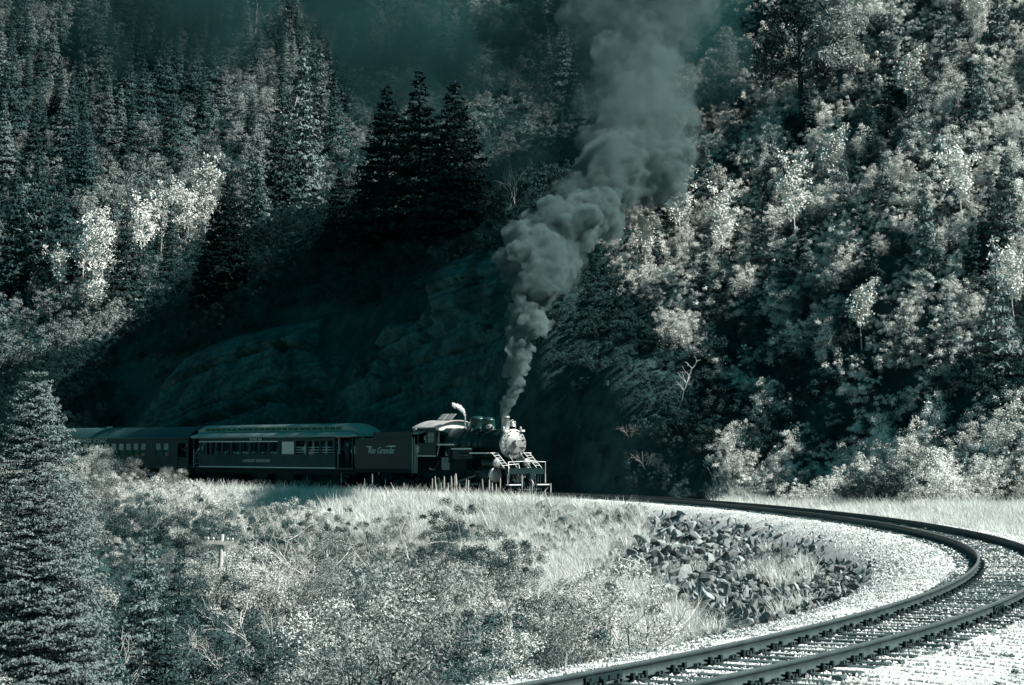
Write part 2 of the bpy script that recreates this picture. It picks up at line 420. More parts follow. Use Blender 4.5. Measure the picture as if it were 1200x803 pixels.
# ballast: bed of crushed stone with shoulders, one sheet over the formation
def ballast_mesh():
    prof = [(-4.3, -.62), (-3.4, -.40), (-2.6, -.29), (-1.7, -.225), (-1.35, -.232), (-.4, -.236), (.4, -.236), (1.35, -.232), (1.7, -.225), (2.4, -.29), (3.0, -.50), (3.5, -.85), (4.0, -1.3)]
    k = np.arange(250, len(PATH), 1); v = []
    for j, (e, z) in enumerate(prof):
        p = PATH[k] + RIGHT[k] * e; zz = z + .03 * fbm(p[:, 0], p[:, 1], 1.4, 3, j)
        if abs(e) > 3.2: zz = zz + .08 * fbm(p[:, 0], p[:, 1], .5, 2)
        if e >= 3: zz = np.maximum(zz, ground(p[:, 0], p[:, 1], False) + (.08 if e < 3.2 else (.03 if e < 3.7 else -.2)))
        v.append(np.c_[p, zz])
    v = np.stack(v, 1); n, m_ = v.shape[:2]; i = np.arange(n * m_).reshape(n, m_)
    f = np.stack([i[:-1, :-1], i[1:, :-1], i[1:, 1:], i[:-1, 1:]], -1).reshape(-1, 4)
    return mesh('ballast_bed', v.reshape(-1, 3), f, M['ballast'], smooth_=True)
tag(link('ballast_bed', ballast_mesh()), 'pale crushed stone ballast under the curving track', kind='structure')
# gravel apron on the outside of the bend, nearest the photographer
def apron():
    k = np.arange(int(s_at_y(60) / STEP), len(PATH) - 80); es = np.linspace(-4.2, -16, 24); v = []
    for e in es:
        p = PATH[k] + RIGHT[k] * e
        w = smooth(-16, -12, e); fz = ground(p[:, 0], p[:, 1])
        v.append(np.c_[p, fz + .10 * w - .25 * (1 - w) + .03 * fbm(p[:, 0], p[:, 1], 1.1, 3)])
    v = np.stack(v, 1); n, m_ = v.shape[:2]; i = np.arange(n * m_).reshape(n, m_)
    f = np.stack([i[:-1, :-1], i[:-1, 1:], i[1:, 1:], i[1:, :-1]], -1).reshape(-1, 4)
    return mesh('gravel_apron', v.reshape(-1, 3), f, M['ballast'], smooth_=True)
tag(link('gravel_apron', apron()), 'flat pale gravel beside the outer rail', kind='structure')

# ------------------------------------------------------------------ the railway track
track = tag(link('railway_track', None), 'single railway track sweeping round the bend on dark wooden ties', 'railway track')
GA = 0.753
RAIL_PROF = [(-.070, -.178), (.070, -.178), (.070, -.166), (.012, -.150), (.009, -.052), (.037, -.038), (.037, -.008), (.028, 0), (-.028, 0), (-.037, -.008), (-.037, -.038), (-.009, -.052), (-.012, -.150), (-.070, -.166)]
def rail_mesh(e, head=False):
    k = np.arange(300, len(PATH)); pr = RAIL_PROF; v = []
    for a, z in pr:
        v.append(np.c_[PATH[k] + RIGHT[k] * (e + a), np.full(len(k), z)])
    v = np.stack(v, 1); n, m_ = v.shape[:2]; i = np.arange(n * m_).reshape(n, m_)
    f = []; mi = []
    for j in range(m_):
        j2 = (j + 1) % m_
        f.append(np.stack([i[:-1, j], i[1:, j], i[1:, j2], i[:-1, j2]], -1)); mi.append(np.full(n - 1, 1 if j == 7 else 0))
    return mesh('rail', v.reshape(-1, 3), np.concatenate(f), [M['rail'], M['railhead']], np.concatenate(mi))
link('rail', rail_mesh(GA), track); link('rail', rail_mesh(-GA), track)
rnd = random.Random(4)
tie_me = []
for q in range(4):
    b = MB(); b.box(-.115, .115, -1.28, 1.28, -.18, 0)
    me = mesh('crosstie', b.v, b.f, M['tie']); bm = bmesh.new(); bm.from_mesh(me)
    bmesh.ops.bevel(bm, geom=bm.edges[:], offset=.012, segments=1, affect='EDGES')
    for vv in bm.verts: vv.co += Vector((rnd.uniform(-.012, .012), rnd.uniform(-.02, .02), rnd.uniform(-.008, .004)))
    bm.to_mesh(me); bm.free(); tie_me.append(me)
pb = MB(); pb.box(-.09, .09, -.17, .17, 0, .012)
for sx in (-.05, .05):
    for sy in (-.095, .095): pb.box(sx - .02, sx + .02, sy - .025, sy + .025, .012, .05)
plate_me = mesh('tie_plate', pb.v, pb.f, M['rail'])
ab = MB(); ab.box(-.03, .03, -.10, .10, -.02, .03); ab.box(-.03, .03, .07, .115, -.02, .065); ab.box(-.03, .03, -.115, -.07, -.02, .065)
anchor_me = mesh('rail_anchor', ab.v, ab.f, M['sooty'])
SP = 0.54
s_end = SLEN - 58; nties = 0
for k in range(300):
    s = s_end - k * SP + rnd.uniform(-.03, .03)
    p, t = on_track(s); ang = math.atan2(t[1], t[0]) + rnd.uniform(-.02, .02)
    z = -.190 + rnd.uniform(-.012, .006)
    link('crosstie', tie_me[k % 4], track, loc=(p[0], p[1], z), rot=(0, 0, ang)); nties += 1
    if p[1] < 66:
        for e in (GA, -GA):
            q, _ = on_track(s, e); link('tie_plate', plate_me, track, loc=(q[0], q[1], z + .001), rot=(0, 0, ang))
        if k % 2 == 0 and p[1] < 48:
            for e in (GA, -GA):
                for ds in (-.16, .16):
                    q, _ = on_track(s + ds, e); link('rail_anchor', anchor_me, track, loc=(q[0], q[1], -.165), rot=(0, 0, ang))
for s, e in ((s_end - 13.2, -GA), (s_end - 24.5, GA), (s_end - 37, -GA), (s_end - 52, GA)):
    for sg in (-1, 1):
        b = MB()
        for q in range(8):
            (p0, t0), (p1, t1) = on_track(s + q * .11, e + sg * .026), on_track(s + q * .11 + .11, e + sg * .026)
            n0, n1 = np.array([t0[1], -t0[0]]) * .014 * sg, np.array([t1[1], -t1[0]]) * .014 * sg
            v = []
            for p, n in ((p0, n0), (p1, n1)):
                v += [(p[0], p[1], -.14), (p[0] + n[0], p[1] + n[1], -.14), (p[0] + n[0], p[1] + n[1], -.055), (p[0], p[1], -.055)]
            b.add(v, [(0, 1, 2, 3), (7, 6, 5, 4), (0, 4, 5, 1), (1, 5, 6, 2), (2, 6, 7, 3), (3, 7, 4, 0)])
        for q in (1, 3, 5, 7):
            p, t = on_track(s + q * .11, e + sg * .045); b.lathe([(.022, -.02), (.022, .02)], 'z', (p[0], p[1], -.1), 6)
        b.build('joint_bar', M['sooty'], track)

# ------------------------------------------------------------------ scatter by geometry nodes, for what nobody could count
def scatter(name, pts, rots, scls, protos, label, kind='stuff'):
    pts = np.asarray(pts, np.float32); n = len(pts)
    me = bpy.data.meshes.new(name); me.vertices.add(n); me.vertices.foreach_set('co', pts.ravel())
    for nm, ty, arr in (('rot', 'FLOAT_VECTOR', np.asarray(rots, np.float32)), ('scl', 'FLOAT', np.asarray(scls, np.float32)), ('idx', 'INT', np.arange(n) % len(protos))):
        a = me.attributes.new(nm, ty, 'POINT')
        a.data.foreach_set('vector' if ty == 'FLOAT_VECTOR' else 'value', np.asarray(arr).ravel().astype(np.int32 if ty == 'INT' else np.float32))
    o = link(name, me)
    ng = bpy.data.node_groups.new(name, 'GeometryNodeTree')
    ng.interface.new_socket('Geometry', in_out='INPUT', socket_type='NodeSocketGeometry')
    ng.interface.new_socket('Geometry', in_out='OUTPUT', socket_type='NodeSocketGeometry')
    N, L = ng.nodes, ng.links
    gi, go = N.new('NodeGroupInput'), N.new('NodeGroupOutput')
    g2i = N.new('GeometryNodeGeometryToInstance')
    for p in reversed(protos):
        oi = N.new('GeometryNodeObjectInfo'); oi.inputs['Object'].default_value = p; oi.inputs['As Instance'].default_value = True
        L.new(oi.outputs['Geometry'], g2i.inputs[0])
    iop = N.new('GeometryNodeInstanceOnPoints'); iop.inputs['Pick Instance'].default_value = True
    def named(nm, ty):
        q = N.new('GeometryNodeInputNamedAttribute'); q.data_type = ty; q.inputs[0].default_value = nm
        return next(s for s in q.outputs if s.enabled and s.name == 'Attribute')
    e2r = N.new('FunctionNodeEulerToRotation')
    L.new(gi.outputs[0], iop.inputs['Points'])
    L.new(g2i.outputs[0], iop.inputs['Instance'])
    L.new(named('idx', 'INT'), iop.inputs['Instance Index'])
    L.new(named('rot', 'FLOAT_VECTOR'), e2r.inputs[0]); L.new(e2r.outputs[0], iop.inputs['Rotation'])
    L.new(named('scl', 'FLOAT'), iop.inputs['Scale'])
    L.new(iop.outputs[0], go.inputs[0])
    md = o.modifiers.new('scatter', 'NODES'); md.node_group = ng
    return tag(o, label, name.replace('_', ' '), kind=kind)
def proto(name, me):
    return bpy.data.objects.new(name, me)         # a pattern for scattering; not part of the scene itself

# ------------------------------------------------------------------ plants: leaf clouds, twigs, conifer sprays
def leaves(rng, P, size, flat=0.35, aspect=.62, nrm=None):
    """one four-cornered leaf (or leaf spray) at every point, turned at random"""
    n = len(P); a = rng.normal(size=(n, 3)); a[:, 2] *= .7
    if nrm is not None: a = a * .7 + nrm * flat
    a /= np.linalg.norm(a, axis=1)[:, None]
    b = rng.normal(size=(n, 3)); b -= (b * a).sum(1)[:, None] * a; b /= np.linalg.norm(b, axis=1)[:, None]
    c = np.cross(a, b); s = (size * rng.uniform(.6, 1.35, n))[:, None]
    v = np.stack([P - b * s, P + c * s * aspect * .9 - b * s * .1, P + b * s, P - c * s * aspect * .9 + b * s * .1], 1).reshape(-1, 3)
    return v, np.arange(4 * n).reshape(n, 4)
def set_tone(me, rng, nl, total, lo=.7, hi=1.25):
    a = me.attributes.new('tone', 'FLOAT', 'FACE'); t = np.ones(total, np.float32); t[:nl] = rng.uniform(lo, hi, nl); a.data.foreach_set('value', t)
def twig_tree(rng, base, direc, length, r, depth, out, ends, spread=.55, gravity=0.0, kids=(2, 3)):
    """recursive limbs: list of (points, radii)"""
    pts = [np.array(base, float)]; d = np.array(direc, float); d /= np.linalg.norm(d)
    n = 4
    for k in range(n):
        d = d + rng.normal(size=3) * .13 + np.array([0, 0, gravity]); d /= np.linalg.norm(d); pts.append(pts[-1] + d * length / n)
    out.append((pts, [r * (1 - .45 * k / n) for k in range(n + 1)]))
    if depth == 0: ends.append(pts[-1]); return
    for q in range(rng.randint(kids[0], kids[1] + 1)):
        k = rng.randint(2, n + 1) if q else n
        dd = d + rng.normal(size=3) * spread; dd /= np.linalg.norm(dd)
        twig_tree(rng, pts[k], dd, length * rng.uniform(.55, .85), r * .55, depth - 1, out, ends, spread, gravity, kids)
def limbs_geom(limbs, n=4):
    v, f = [], []
    for pts, rs in limbs:
        b = MB(); b.tube(pts, rs, n, cap=False); o = len(v); v += b.v; f += [tuple(o + i for i in q) for q in b.f]
    return v, f
def merge(name, parts, mats, tone_rng=None, smooth_last=True):
    """parts: (verts, quad faces, material index)"""
    V, Fc, MI, o = [], [], [], 0
    for v, f, mi in parts:
        v = np.asarray(v, float).reshape(-1, 3); f = np.asarray(f)
        V.append(v); Fc.append(f + o); MI.append(np.full(len(f), mi)); o += len(v)
    me = mesh(name, np.concatenate(V), np.concatenate(Fc).astype(np.int32), mats, np.concatenate(MI))
    if tone_rng is not None: set_tone(me, tone_rng, len(parts[0][1]), len(me.polygons))
    return me
def shrub_mesh(seed, name, h=2.2, w=1.3, nclump=60, per=36, leaf=.075, m='leaf_pale', lowest=.12, stems=7, bare=.0, aspect=.45, lump=.30, loose=.2, squash=.85):
    rng = np.random.RandomState(seed); limbs, ends = [], []
    for k in range(stems):
        a = rng.uniform(0, 2 * math.pi); t = rng.uniform(.1, .75)
        twig_tree(rng, (math.cos(a) * .12, math.sin(a) * .12, -.25), (math.cos(a) * t, math.sin(a) * t, 1), h * rng.uniform(.28, .42), .024 * h / 2.2, 2, limbs, ends, .45)
    # lumps of leaves sit on the limb ends and fill an uneven dome; leaves face outward from their lump
    C = [np.array(e) for e in ends]; rng.shuffle(C); C = C[:nclump // 2]
    while len(C) < nclump:
        a, u = rng.uniform(0, 2 * math.pi), rng.uniform(.15, 1) ** .5
        z = h * (lowest + (.98 - lowest) * rng.uniform(0, 1)); prof = math.sqrt(max(0, 1 - ((z / h - .40) / .62) ** 2))
        C.append(np.array([math.cos(a) * u * w * prof, math.sin(a) * u * w * prof, z]))
    C = np.array(C); C[:, :2] = np.clip(C[:, :2], -w * 1.1, w * 1.1); C[:, 2] = np.clip(C[:, 2], .12, h * 1.05)
    th = np.arctan2(C[:, 1], C[:, 0]); side = 1 + .25 * np.sin(th * 2 + rng.uniform(0, 6)) + .2 * np.sin(th * 3 + rng.uniform(0, 6))
    C[:, :2] *= side[:, None]
    P, Nn = [], []
    for c in C:
        n = int(per * rng.uniform(.5, 1.5)); rr = lump * h / 2.2 * rng.uniform(.5, 1.5)
        q = rng.normal(size=(n, 3)); q /= np.linalg.norm(q, axis=1)[:, None]; q[:, 2] = np.where(q[:, 2] < -.3, -q[:, 2], q[:, 2])
        P.append(c + q * rr * (rng.uniform(.25, 1, n) ** .45)[:, None] * np.array([1, 1, squash]) + rng.normal(size=(n, 3)) * rr * loose)
        Nn.append(q + np.array([0, 0, .35]))
    P = np.concatenate(P); Nn = np.concatenate(Nn); P[:, 2] = np.maximum(P[:, 2], .02)
    lv, lf = leaves(rng, P, leaf, .9, aspect, nrm=Nn)
    tv, tf = limbs_geom(limbs, 3)
    tf = np.array([q for q in tf if len(q) == 4])
    return merge(name, [(lv, lf, 0), (tv, tf, 1)], [M[m], M['bark_pale'] if bare else M['bark']], rng)
def bare_mesh(seed, name, h=2.5, stems=6, depth=3, r=.035, m='bark_pale', spread=.5):
    rng = np.random.RandomState(seed); limbs, ends = [], []
    for k in range(stems):
        a = rng.uniform(0, 6.28); t = rng.uniform(.1, .7)
        twig_tree(rng, (math.cos(a) * .1, math.sin(a) * .1, -.2), (math.cos(a) * t, math.sin(a) * t, 1), h * .45, r, depth, limbs, ends, spread)
    v, f = limbs_geom(limbs, 4)
    return mesh(name, v, np.array([q for q in f if len(q) == 4]), M[m], smooth_=True)
def conifer_meshes(seed, H=14.0, base_r=2.3, whorls=34, per=9, sprays=10, size=.24, m='needle', first=.06, droop=.35, taper=.92, ragged=.25):
    rng = np.random.RandomState(seed); P, Nn, S = [], [], []
    limbs = []
    for w in range(whorls):
        t = (w + rng.uniform(-.5, .5)) / whorls; t = min(max(t, 0), .995); z = H * (first + (1 - first) * t)
        rad = base_r * (1 - t) ** taper * (1 + .25 * math.exp(-((t - .12) / .1) ** 2)) + .10
        n = max(4, int(per * (.5 + .5 * (1 - t)) + rng.randint(-1, 2))); a0 = rng.uniform(0, 6.28)
        for k in range(n):
            a = a0 + 6.283 * k / n + rng.uniform(-.25, .25); L = rad * rng.uniform(1 - ragged, 1 + ragged * .7); z = z + rng.normal() * H / whorls * .35
            dr = droop * (1 - .8 * t) ; ns = max(3, int(sprays * (L / base_r + .25)))
            u = rng.uniform(.03, 1, ns) ** .42; r_ = L * u
            zz = z - dr * r_ * .8 + .28 * dr * (r_ ** 2) / max(L, .3) + .10 * L * u ** 3
            lat = rng.normal(size=ns) * .24 * L * (1.1 - u * .7)
            P.append(np.c_[np.cos(a) * r_ - np.sin(a) * lat, np.sin(a) * r_ + np.cos(a) * lat, zz - np.abs(lat) * .25 + rng.normal(size=ns) * .06 * size / .24])
            Nn.append(np.tile([np.cos(a) * .9, np.sin(a) * .9, .75], (ns, 1)))
            S.append(np.full(ns, size * (.55 + .45 * (1 - t))))
            if L > .4: limbs.append(([np.array([0, 0, z]), np.array([np.cos(a) * L * .5, np.sin(a) * L * .5, z - dr * L * .36]), np.array([np.cos(a) * L * .85, np.sin(a) * L * .85, z - dr * L * .42])], [.03 * H / 14, .02 * H / 14, .008]))
    P, Nn, S = np.concatenate(P), np.concatenate(Nn), np.concatenate(S)
    v, f = leaves(rng, P, S, .9, aspect=.5, nrm=Nn)
    tv, tf = limbs_geom(limbs, 3)
    crown = merge('crown', [(v, f, 0), (tv, np.array(tf), 1)], [M[m], M['bark']], rng)
    b = MB(); b.tube([(0, 0, -.8), (0, 0, H * .3), (rng.uniform(-.05, .05), 0, H * .7), (0, 0, H * .985)], [.16 * H / 14 + .04, .12 * H / 14 + .02, .06 * H / 14 + .01, .012], 7)
    trunk = mesh('trunk', b.v, b.f, M['bark'])
    return trunk, crown
def aspen_meshes(seed, H=9.0, m='leaf_pale', lean=.1, crown_from=.45, n=60, per=26, leaf=.15, w=1.5, r=.09):
    rng = np.random.RandomState(seed); limbs, ends = [], []
    pts = [np.array([0, 0, -.6])]; d = np.array([rng.normal() * lean, rng.normal() * lean, 1.0])
    for k in range(8):
        d = d + np.array([rng.normal() * lean, rng.normal() * lean, .1]); d /= np.linalg.norm(d); pts.append(pts[-1] + d * (H + .6) / 8)
    limbs.append((pts, [r * (1 - .09 * k) for k in range(9)]))
    for k in range(9):
        q = rng.randint(4, 9); a = rng.uniform(0, 6.28)
        twig_tree(rng, pts[q], (math.cos(a), math.sin(a), .9), H * .16, r * .4, 1, limbs, ends, .5)
    C = list(ends)
    while len(C) < n:
        z = H * (crown_from + (1.04 - crown_from) * rng.uniform(0, 1)); t = (z / H - crown_from) / (1.04 - crown_from)
        rr = w * math.sqrt(max(.03, 1 - (2 * t - .9) ** 2)) * rng.uniform(0, 1) ** .5; a = rng.uniform(0, 6.28)
        k = min(8, int(z / H * 8)); C.append(np.array([pts[k][0] + math.cos(a) * rr, pts[k][1] + math.sin(a) * rr, z]))
    P = np.concatenate([c + rng.normal(size=(int(per * rng.uniform(.5, 1.4)), 3)) * .26 for c in C])
    v, f = leaves(rng, P, leaf, .3)
    crown = mesh('crown', v, f, M[m]); set_tone(crown, rng, len(f), len(f))
    tv, tf = limbs_geom(limbs, 5)
    return mesh('trunk', tv, np.array(tf), M['bark_pale'], smooth_=True), crown
def pine_meshes(seed, H=10.0, w=3.0, n=85, per=60, leaf=.16, m='needle', crown_from=.3):
    rng = np.random.RandomState(seed); limbs, ends = [], []
    pts = [np.array([0, 0, -.8]), np.array([.05, 0, H * .35]), np.array([0, .1, H * .7]), np.array([.05, 0, H * .97])]
    limbs.append((pts, [.26, .2, .12, .03]))
    C = []
    for k in range(n):
        t = rng.uniform(0, 1); z = H * (crown_from + (1 - crown_from) * t); a = rng.uniform(0, 6.28)
        rr = w * (1 - t) ** .6 * rng.uniform(.35, 1.05) * (1 + .2 * math.sin(a * 2 + seed)) + .1
        c = np.array([math.cos(a) * rr, math.sin(a) * rr, z + .15 * rr]); C.append(c)
        limbs.append(([np.array([0, 0, z - .25 * rr]), c * .5 + np.array([0, 0, z * .5 - .12 * rr]), c], [.05, .035, .012]))
    P = np.concatenate([c + rng.normal(size=(int(per * rng.uniform(.6, 1.3)), 3)) * np.array([.42, .42, .24]) for c in C])
    v, f = leaves(rng, P, leaf, .5, aspect=.4)
    crown = mesh('crown', v, f, M[m]); set_tone(crown, rng, len(f), len(f))
    tv, tf = limbs_geom(limbs, 5)
    return mesh('trunk', tv, np.array(tf), M['bark'], smooth_=True), crown
def grass_mesh(seed, h=.45, n=42, w=.2, bw=.008, m='grass'):
    rng = np.random.RandomState(seed); v, f = [], []
    for k in range(n):
        a, r0 = rng.uniform(0, 6.28), w * rng.uniform(0, 1) ** .5; p = np.array([math.cos(a) * r0, math.sin(a) * r0, -.03])
        d = np.array([rng.normal() * .25 + math.cos(a) * .2, rng.normal() * .25 + math.sin(a) * .2, 1.0]); L = h * rng.uniform(.55, 1.25)
        s = np.array([rng.normal(), rng.normal(), 0]); s = s / np.linalg.norm(s) * bw
        mid = p + d * L * .55; tip = p + d * L + np.array([d[0], d[1], 0]) * L * .35
        b = len(v); v += [p - s, p + s, mid + s * .8, mid - s * .8, tip + s * .3, tip - s * .3]; f += [(b, b + 1, b + 2, b + 3), (b + 3, b + 2, b + 4, b + 5)]
    me = mesh('grass', v, np.array(f), M[m]); set_tone(me, rng, len(f), len(f), .75, 1.2); return me
def tree(name, meshes, x, y, s, rz, label, cat, group=None, tilt=(0, 0), z=None):
    e = link(name, None, loc=(x, y, (gz(x, y) if z is None else z) - .1), rot=(tilt[0], tilt[1], rz), scale=s)
    link('trunk', meshes[0], e); link('crown', meshes[1], e)
    return tag(e, label, cat, group)
def plant(name, me, x, y, s, rz, label, cat, group=None, z=None, tilt=(0, 0)):
    o = link(name, me, loc=(x, y, (gz(x, y) if z is None else z) - .05), rot=(tilt[0], tilt[1], rz), scale=s)
    return tag(o, label, cat, group)

# ------------------------------------------------------------------ planting
def scatter_points(rng, n, x0, x1, y0, y1, spacing, accept):
    """random points in a plan rectangle, kept apart, accepted by a test on (x,y,z,px,py,e,s)"""
    X, Y = rng.uniform(x0, x1, n), rng.uniform(y0, y1, n); Z = ground(X, Y); e, s = track_e(X, Y); pr = project(np.c_[X, Y, Z])
    ok = accept(X, Y, Z, pr[:, 0], pr[:, 1], e, s); I = np.where(ok)[0]; out = []; cell = {}
    for i in I:
        sp = spacing(X[i], Y[i]) if callable(spacing) else spacing
        cx, cy_ = int(X[i] // 3), int(Y[i] // 3)
        if any((X[i] - X[j]) ** 2 + (Y[i] - Y[j]) ** 2 < sp * sp for a in (-1, 0, 1) for b in (-1, 0, 1) for j in cell.get((cx + a, cy_ + b), ())): continue
        cell.setdefault((cx, cy_), []).append(i); out.append(i)
    out = np.array(out, int)
    return X[out], Y[out], Z[out], pr[out], e[out]
rng = np.random.RandomState(5)
SHRUB = [shrub_mesh(100 + k, 'shrub', h=[2.2, 2.8, 1.7, 3.2, 2.3, 1.9][k], w=[1.1, .85, 1.15, .9, 1.3, .95][k], nclump=[46, 50, 40, 56, 52, 40][k], per=95, leaf=.046, m='leaf_pale', lump=.19, loose=.32, squash=1.0) for k in range(6)]
SHRUB_DARK = [shrub_mesh(140 + k, 'shrub', h=2.0, w=1.3, nclump=32, per=80, leaf=.06, m='leaf_dark', lump=.22, loose=.3) for k in range(3)]  # dark leaf copy carries the shade of the slope behind the train
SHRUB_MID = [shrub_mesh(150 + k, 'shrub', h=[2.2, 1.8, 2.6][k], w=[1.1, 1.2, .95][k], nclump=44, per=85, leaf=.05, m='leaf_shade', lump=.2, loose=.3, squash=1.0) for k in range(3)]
FARPALE = [shrub_mesh(180 + k, 'shrub', h=2.4, w=1.1, nclump=34, per=60, leaf=.07, m='leaf_mid', lump=.2, loose=.3) for k in range(2)]
FARBUSH = [shrub_mesh(170 + k, 'shrub', h=2.2, w=1.2, nclump=34, per=60, leaf=.075, m='leaf_far', lump=.2, loose=.3) for k in range(3)]
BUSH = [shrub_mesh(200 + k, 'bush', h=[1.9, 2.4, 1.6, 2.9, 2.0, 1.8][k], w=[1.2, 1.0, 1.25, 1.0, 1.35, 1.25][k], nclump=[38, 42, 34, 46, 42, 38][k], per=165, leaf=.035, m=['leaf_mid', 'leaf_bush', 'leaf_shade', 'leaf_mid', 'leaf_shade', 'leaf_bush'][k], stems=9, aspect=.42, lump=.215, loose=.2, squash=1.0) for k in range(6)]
FIR = [conifer_meshes(300 + k, H=14, base_r=[2.5, 2.1, 2.8, 2.3][k], m='needle', whorls=40, per=12, sprays=22, size=.22) for k in range(4)]
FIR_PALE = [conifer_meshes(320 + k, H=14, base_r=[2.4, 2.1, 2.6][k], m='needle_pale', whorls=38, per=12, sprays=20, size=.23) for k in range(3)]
SAPLING = [conifer_meshes(340 + k, H=5.0, base_r=[1.1, .9][k], m='needle_pale', whorls=22, per=10, sprays=17, size=.14, first=.04) for k in range(2)] + [conifer_meshes(350 + k, H=5.0, base_r=[1.1, .9][k], m='needle', whorls=22, per=10, sprays=17, size=.14, first=.04, ragged=.35) for k in range(2)]
ASPEN = [aspen_meshes(360 + k, H=[8, 9.5, 7][k], w=[1.3, 1.4, 1.2][k]) for k in range(3)]
BARE = [bare_mesh(380 + k, 'bare_shrub', h=[2.4, 3.0, 2.0][k], stems=[7, 5, 9][k]) for k in range(3)]

# --- the sunny hillside above the bend
def ok(X, Y, Z, px, py, e, s):
    lit = px > 700 + np.clip((py - 300), 0, 400) * .75
    foot = (py > 535) & (py < 596) & (px > 800) & (e < -7.0)
    return (e < -6.5) & (px > 690) & (px < 1650) & (py > -260) & (Y < 210) & (foot | (lit & (py < 440)) | (lit & (py < 545) & (rng.uniform(size=len(X)) < .12)))
hx, hy, hz, hp, he = scatter_points(rng, 100000, 2, 92, 84, 210, lambda x, y: .85 if y < 132 else 1.1, ok)
order = np.argsort(hy); n_ind = 0; rest = []
SHAPE = ['rounded', 'tall narrow', 'low wide', 'tall upright', 'broad spreading', 'compact']
BSHAPE = ['grey rounded', 'pale narrow', 'dark low', 'grey tall', 'dark spreading', 'pale rounded']
def size_word(s): return 'small ' if s < .65 else ('' if s < .9 else 'large ')
hl = {0: 'pale leafy shrub on the sunlit hillside above the bend', 1: 'pale leafy shrub growing high up the sunlit hillside', 2: 'pale leafy shrub at the foot of the hill behind the bend'}
rs = np.random.RandomState(8)
for i in order:
    x, y, z = hx[i], hy[i], hz[i]; sc = rs.uniform(.45, 1.0)
    if n_ind < 300 and -20 < hp[i, 0] < 1240:
        zone = 2 if hp[i, 1] > 500 else (0 if hp[i, 1] > 230 else 1)
        kq = rs.randint(6); dk = fbm(x, y, .14, 2, 60) + rs.normal() * .28 < -.34  # some shrubs coloured dark in place of shaded gaps
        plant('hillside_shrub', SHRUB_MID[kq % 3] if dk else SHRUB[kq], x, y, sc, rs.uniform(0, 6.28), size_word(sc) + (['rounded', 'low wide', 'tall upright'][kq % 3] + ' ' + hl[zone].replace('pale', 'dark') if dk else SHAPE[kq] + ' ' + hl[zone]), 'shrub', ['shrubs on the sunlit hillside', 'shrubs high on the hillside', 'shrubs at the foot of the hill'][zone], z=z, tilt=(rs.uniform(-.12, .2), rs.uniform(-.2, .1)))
        n_ind += 1
    else: rest.append((x, y, z, sc))
rest = np.array(rest); nr = len(rest)
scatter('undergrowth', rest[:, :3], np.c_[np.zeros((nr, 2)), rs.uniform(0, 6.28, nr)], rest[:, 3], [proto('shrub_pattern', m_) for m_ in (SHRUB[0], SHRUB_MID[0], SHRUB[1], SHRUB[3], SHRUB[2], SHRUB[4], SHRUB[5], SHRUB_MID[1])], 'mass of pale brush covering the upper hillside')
print('hill shrubs', n_ind, nr)
# upright young conifers and aspens among them
def ground_hit(px, py, d0=20, d1=480):
    """where a photo pixel's line of sight meets the land"""
    r = ray(px, py); ds = np.arange(d0, d1, .5); X = r[0] * ds / r[1]; Z = EYE + r[2] * ds / r[1]; G = ground(X, ds, rough=False)
    k = np.where(Z <= G)[0]
    k = k[0] if len(k) else len(ds) - 1
    return X[k], ds[k]
for j, (px, py, sc, kind) in enumerate([(1168, 452, 1.35, 0), (905, 240, 1.0, 1), (830, 250, .9, 0), (893, 320, 1.1, 1), (1015, 170, .9, 0), (1075, 190, 1.2, 0), (1085, 330, 1.15, 1), (1110, 420, .8, 0), (945, 360, .8, 1), (1180, 300, 1.2, 0), (1035, 260, .9, 1), (1150, 170, 1.1, 1), (990, 270, .8, 0), (860, 190, .8, 0), (1060, 440, .75, 1), (965, 120, 1.2, 0), (1110, 110, 1.1, 0), (1045, 90, 1.0, 1), (1170, 80, 1.2, 1)] + [(730 + (k * 137) % 470, 60 + (k * 89) % 330, .55 + .08 * (k % 6), 2 + k % 2) for k in range(34)]):
    if px < 720 + max(py - 300, 0) * .8: continue
    x, y = ground_hit(px, py); tree('young_spruce', SAPLING[kind], x, y, sc, j * 1.3, ('slender pale young spruce among the hillside shrubs' if kind < 2 else 'small dark pointed spruce among the hillside shrubs') if j else 'tallest pale young spruce low on the sunlit slope', 'spruce tree', ('pale' if kind < 2 else 'dark') + ' young spruces on the sunlit hillside' if j else None)
for j, (px, py, sc) in enumerate([(760, 335, .55), (800, 300, .6), (975, 230, .6), (1130, 280, .62), (850, 330, .55), (1010, 420, .5), (1190, 390, .55), (935, 300, .58), (1065, 150, .6), (1150, 60, .6)]):
    x, y = ground_hit(px, py); tree('aspen', ASPEN[j % 3], x, y, sc, j * 2.1, 'thin pale-stemmed aspen rising from the hillside brush', 'aspen', 'aspens on the sunlit hillside')
PINE = pine_meshes(400, H=10.5, w=2.9); PINE2 = pine_meshes(401, H=9.0, w=2.3, m='leaf_mid')
x, y = ground_hit(938, 135); tree('pine_tree', PINE, x, y, 1.0, .4, 'big dark pine with bare trunk high on the hillside', 'pine tree')
x, y = ground_hit(985, 125); tree('pine_tree', PINE2, x, y, .9, 2.0, 'paler pine beside the big dark pine on the hillside', 'pine tree')
x, y = ground_hit(905, 120); tree('pine_tree', PINE, x, y, .62, 3.3, 'smaller dark pine at the edge of the smoke', 'pine tree')
x, y = ground_hit(850, 120); tree('pine_tree', PINE2, x, y, .6, 1.0, 'small dim pine half veiled by smoke', 'pine tree')

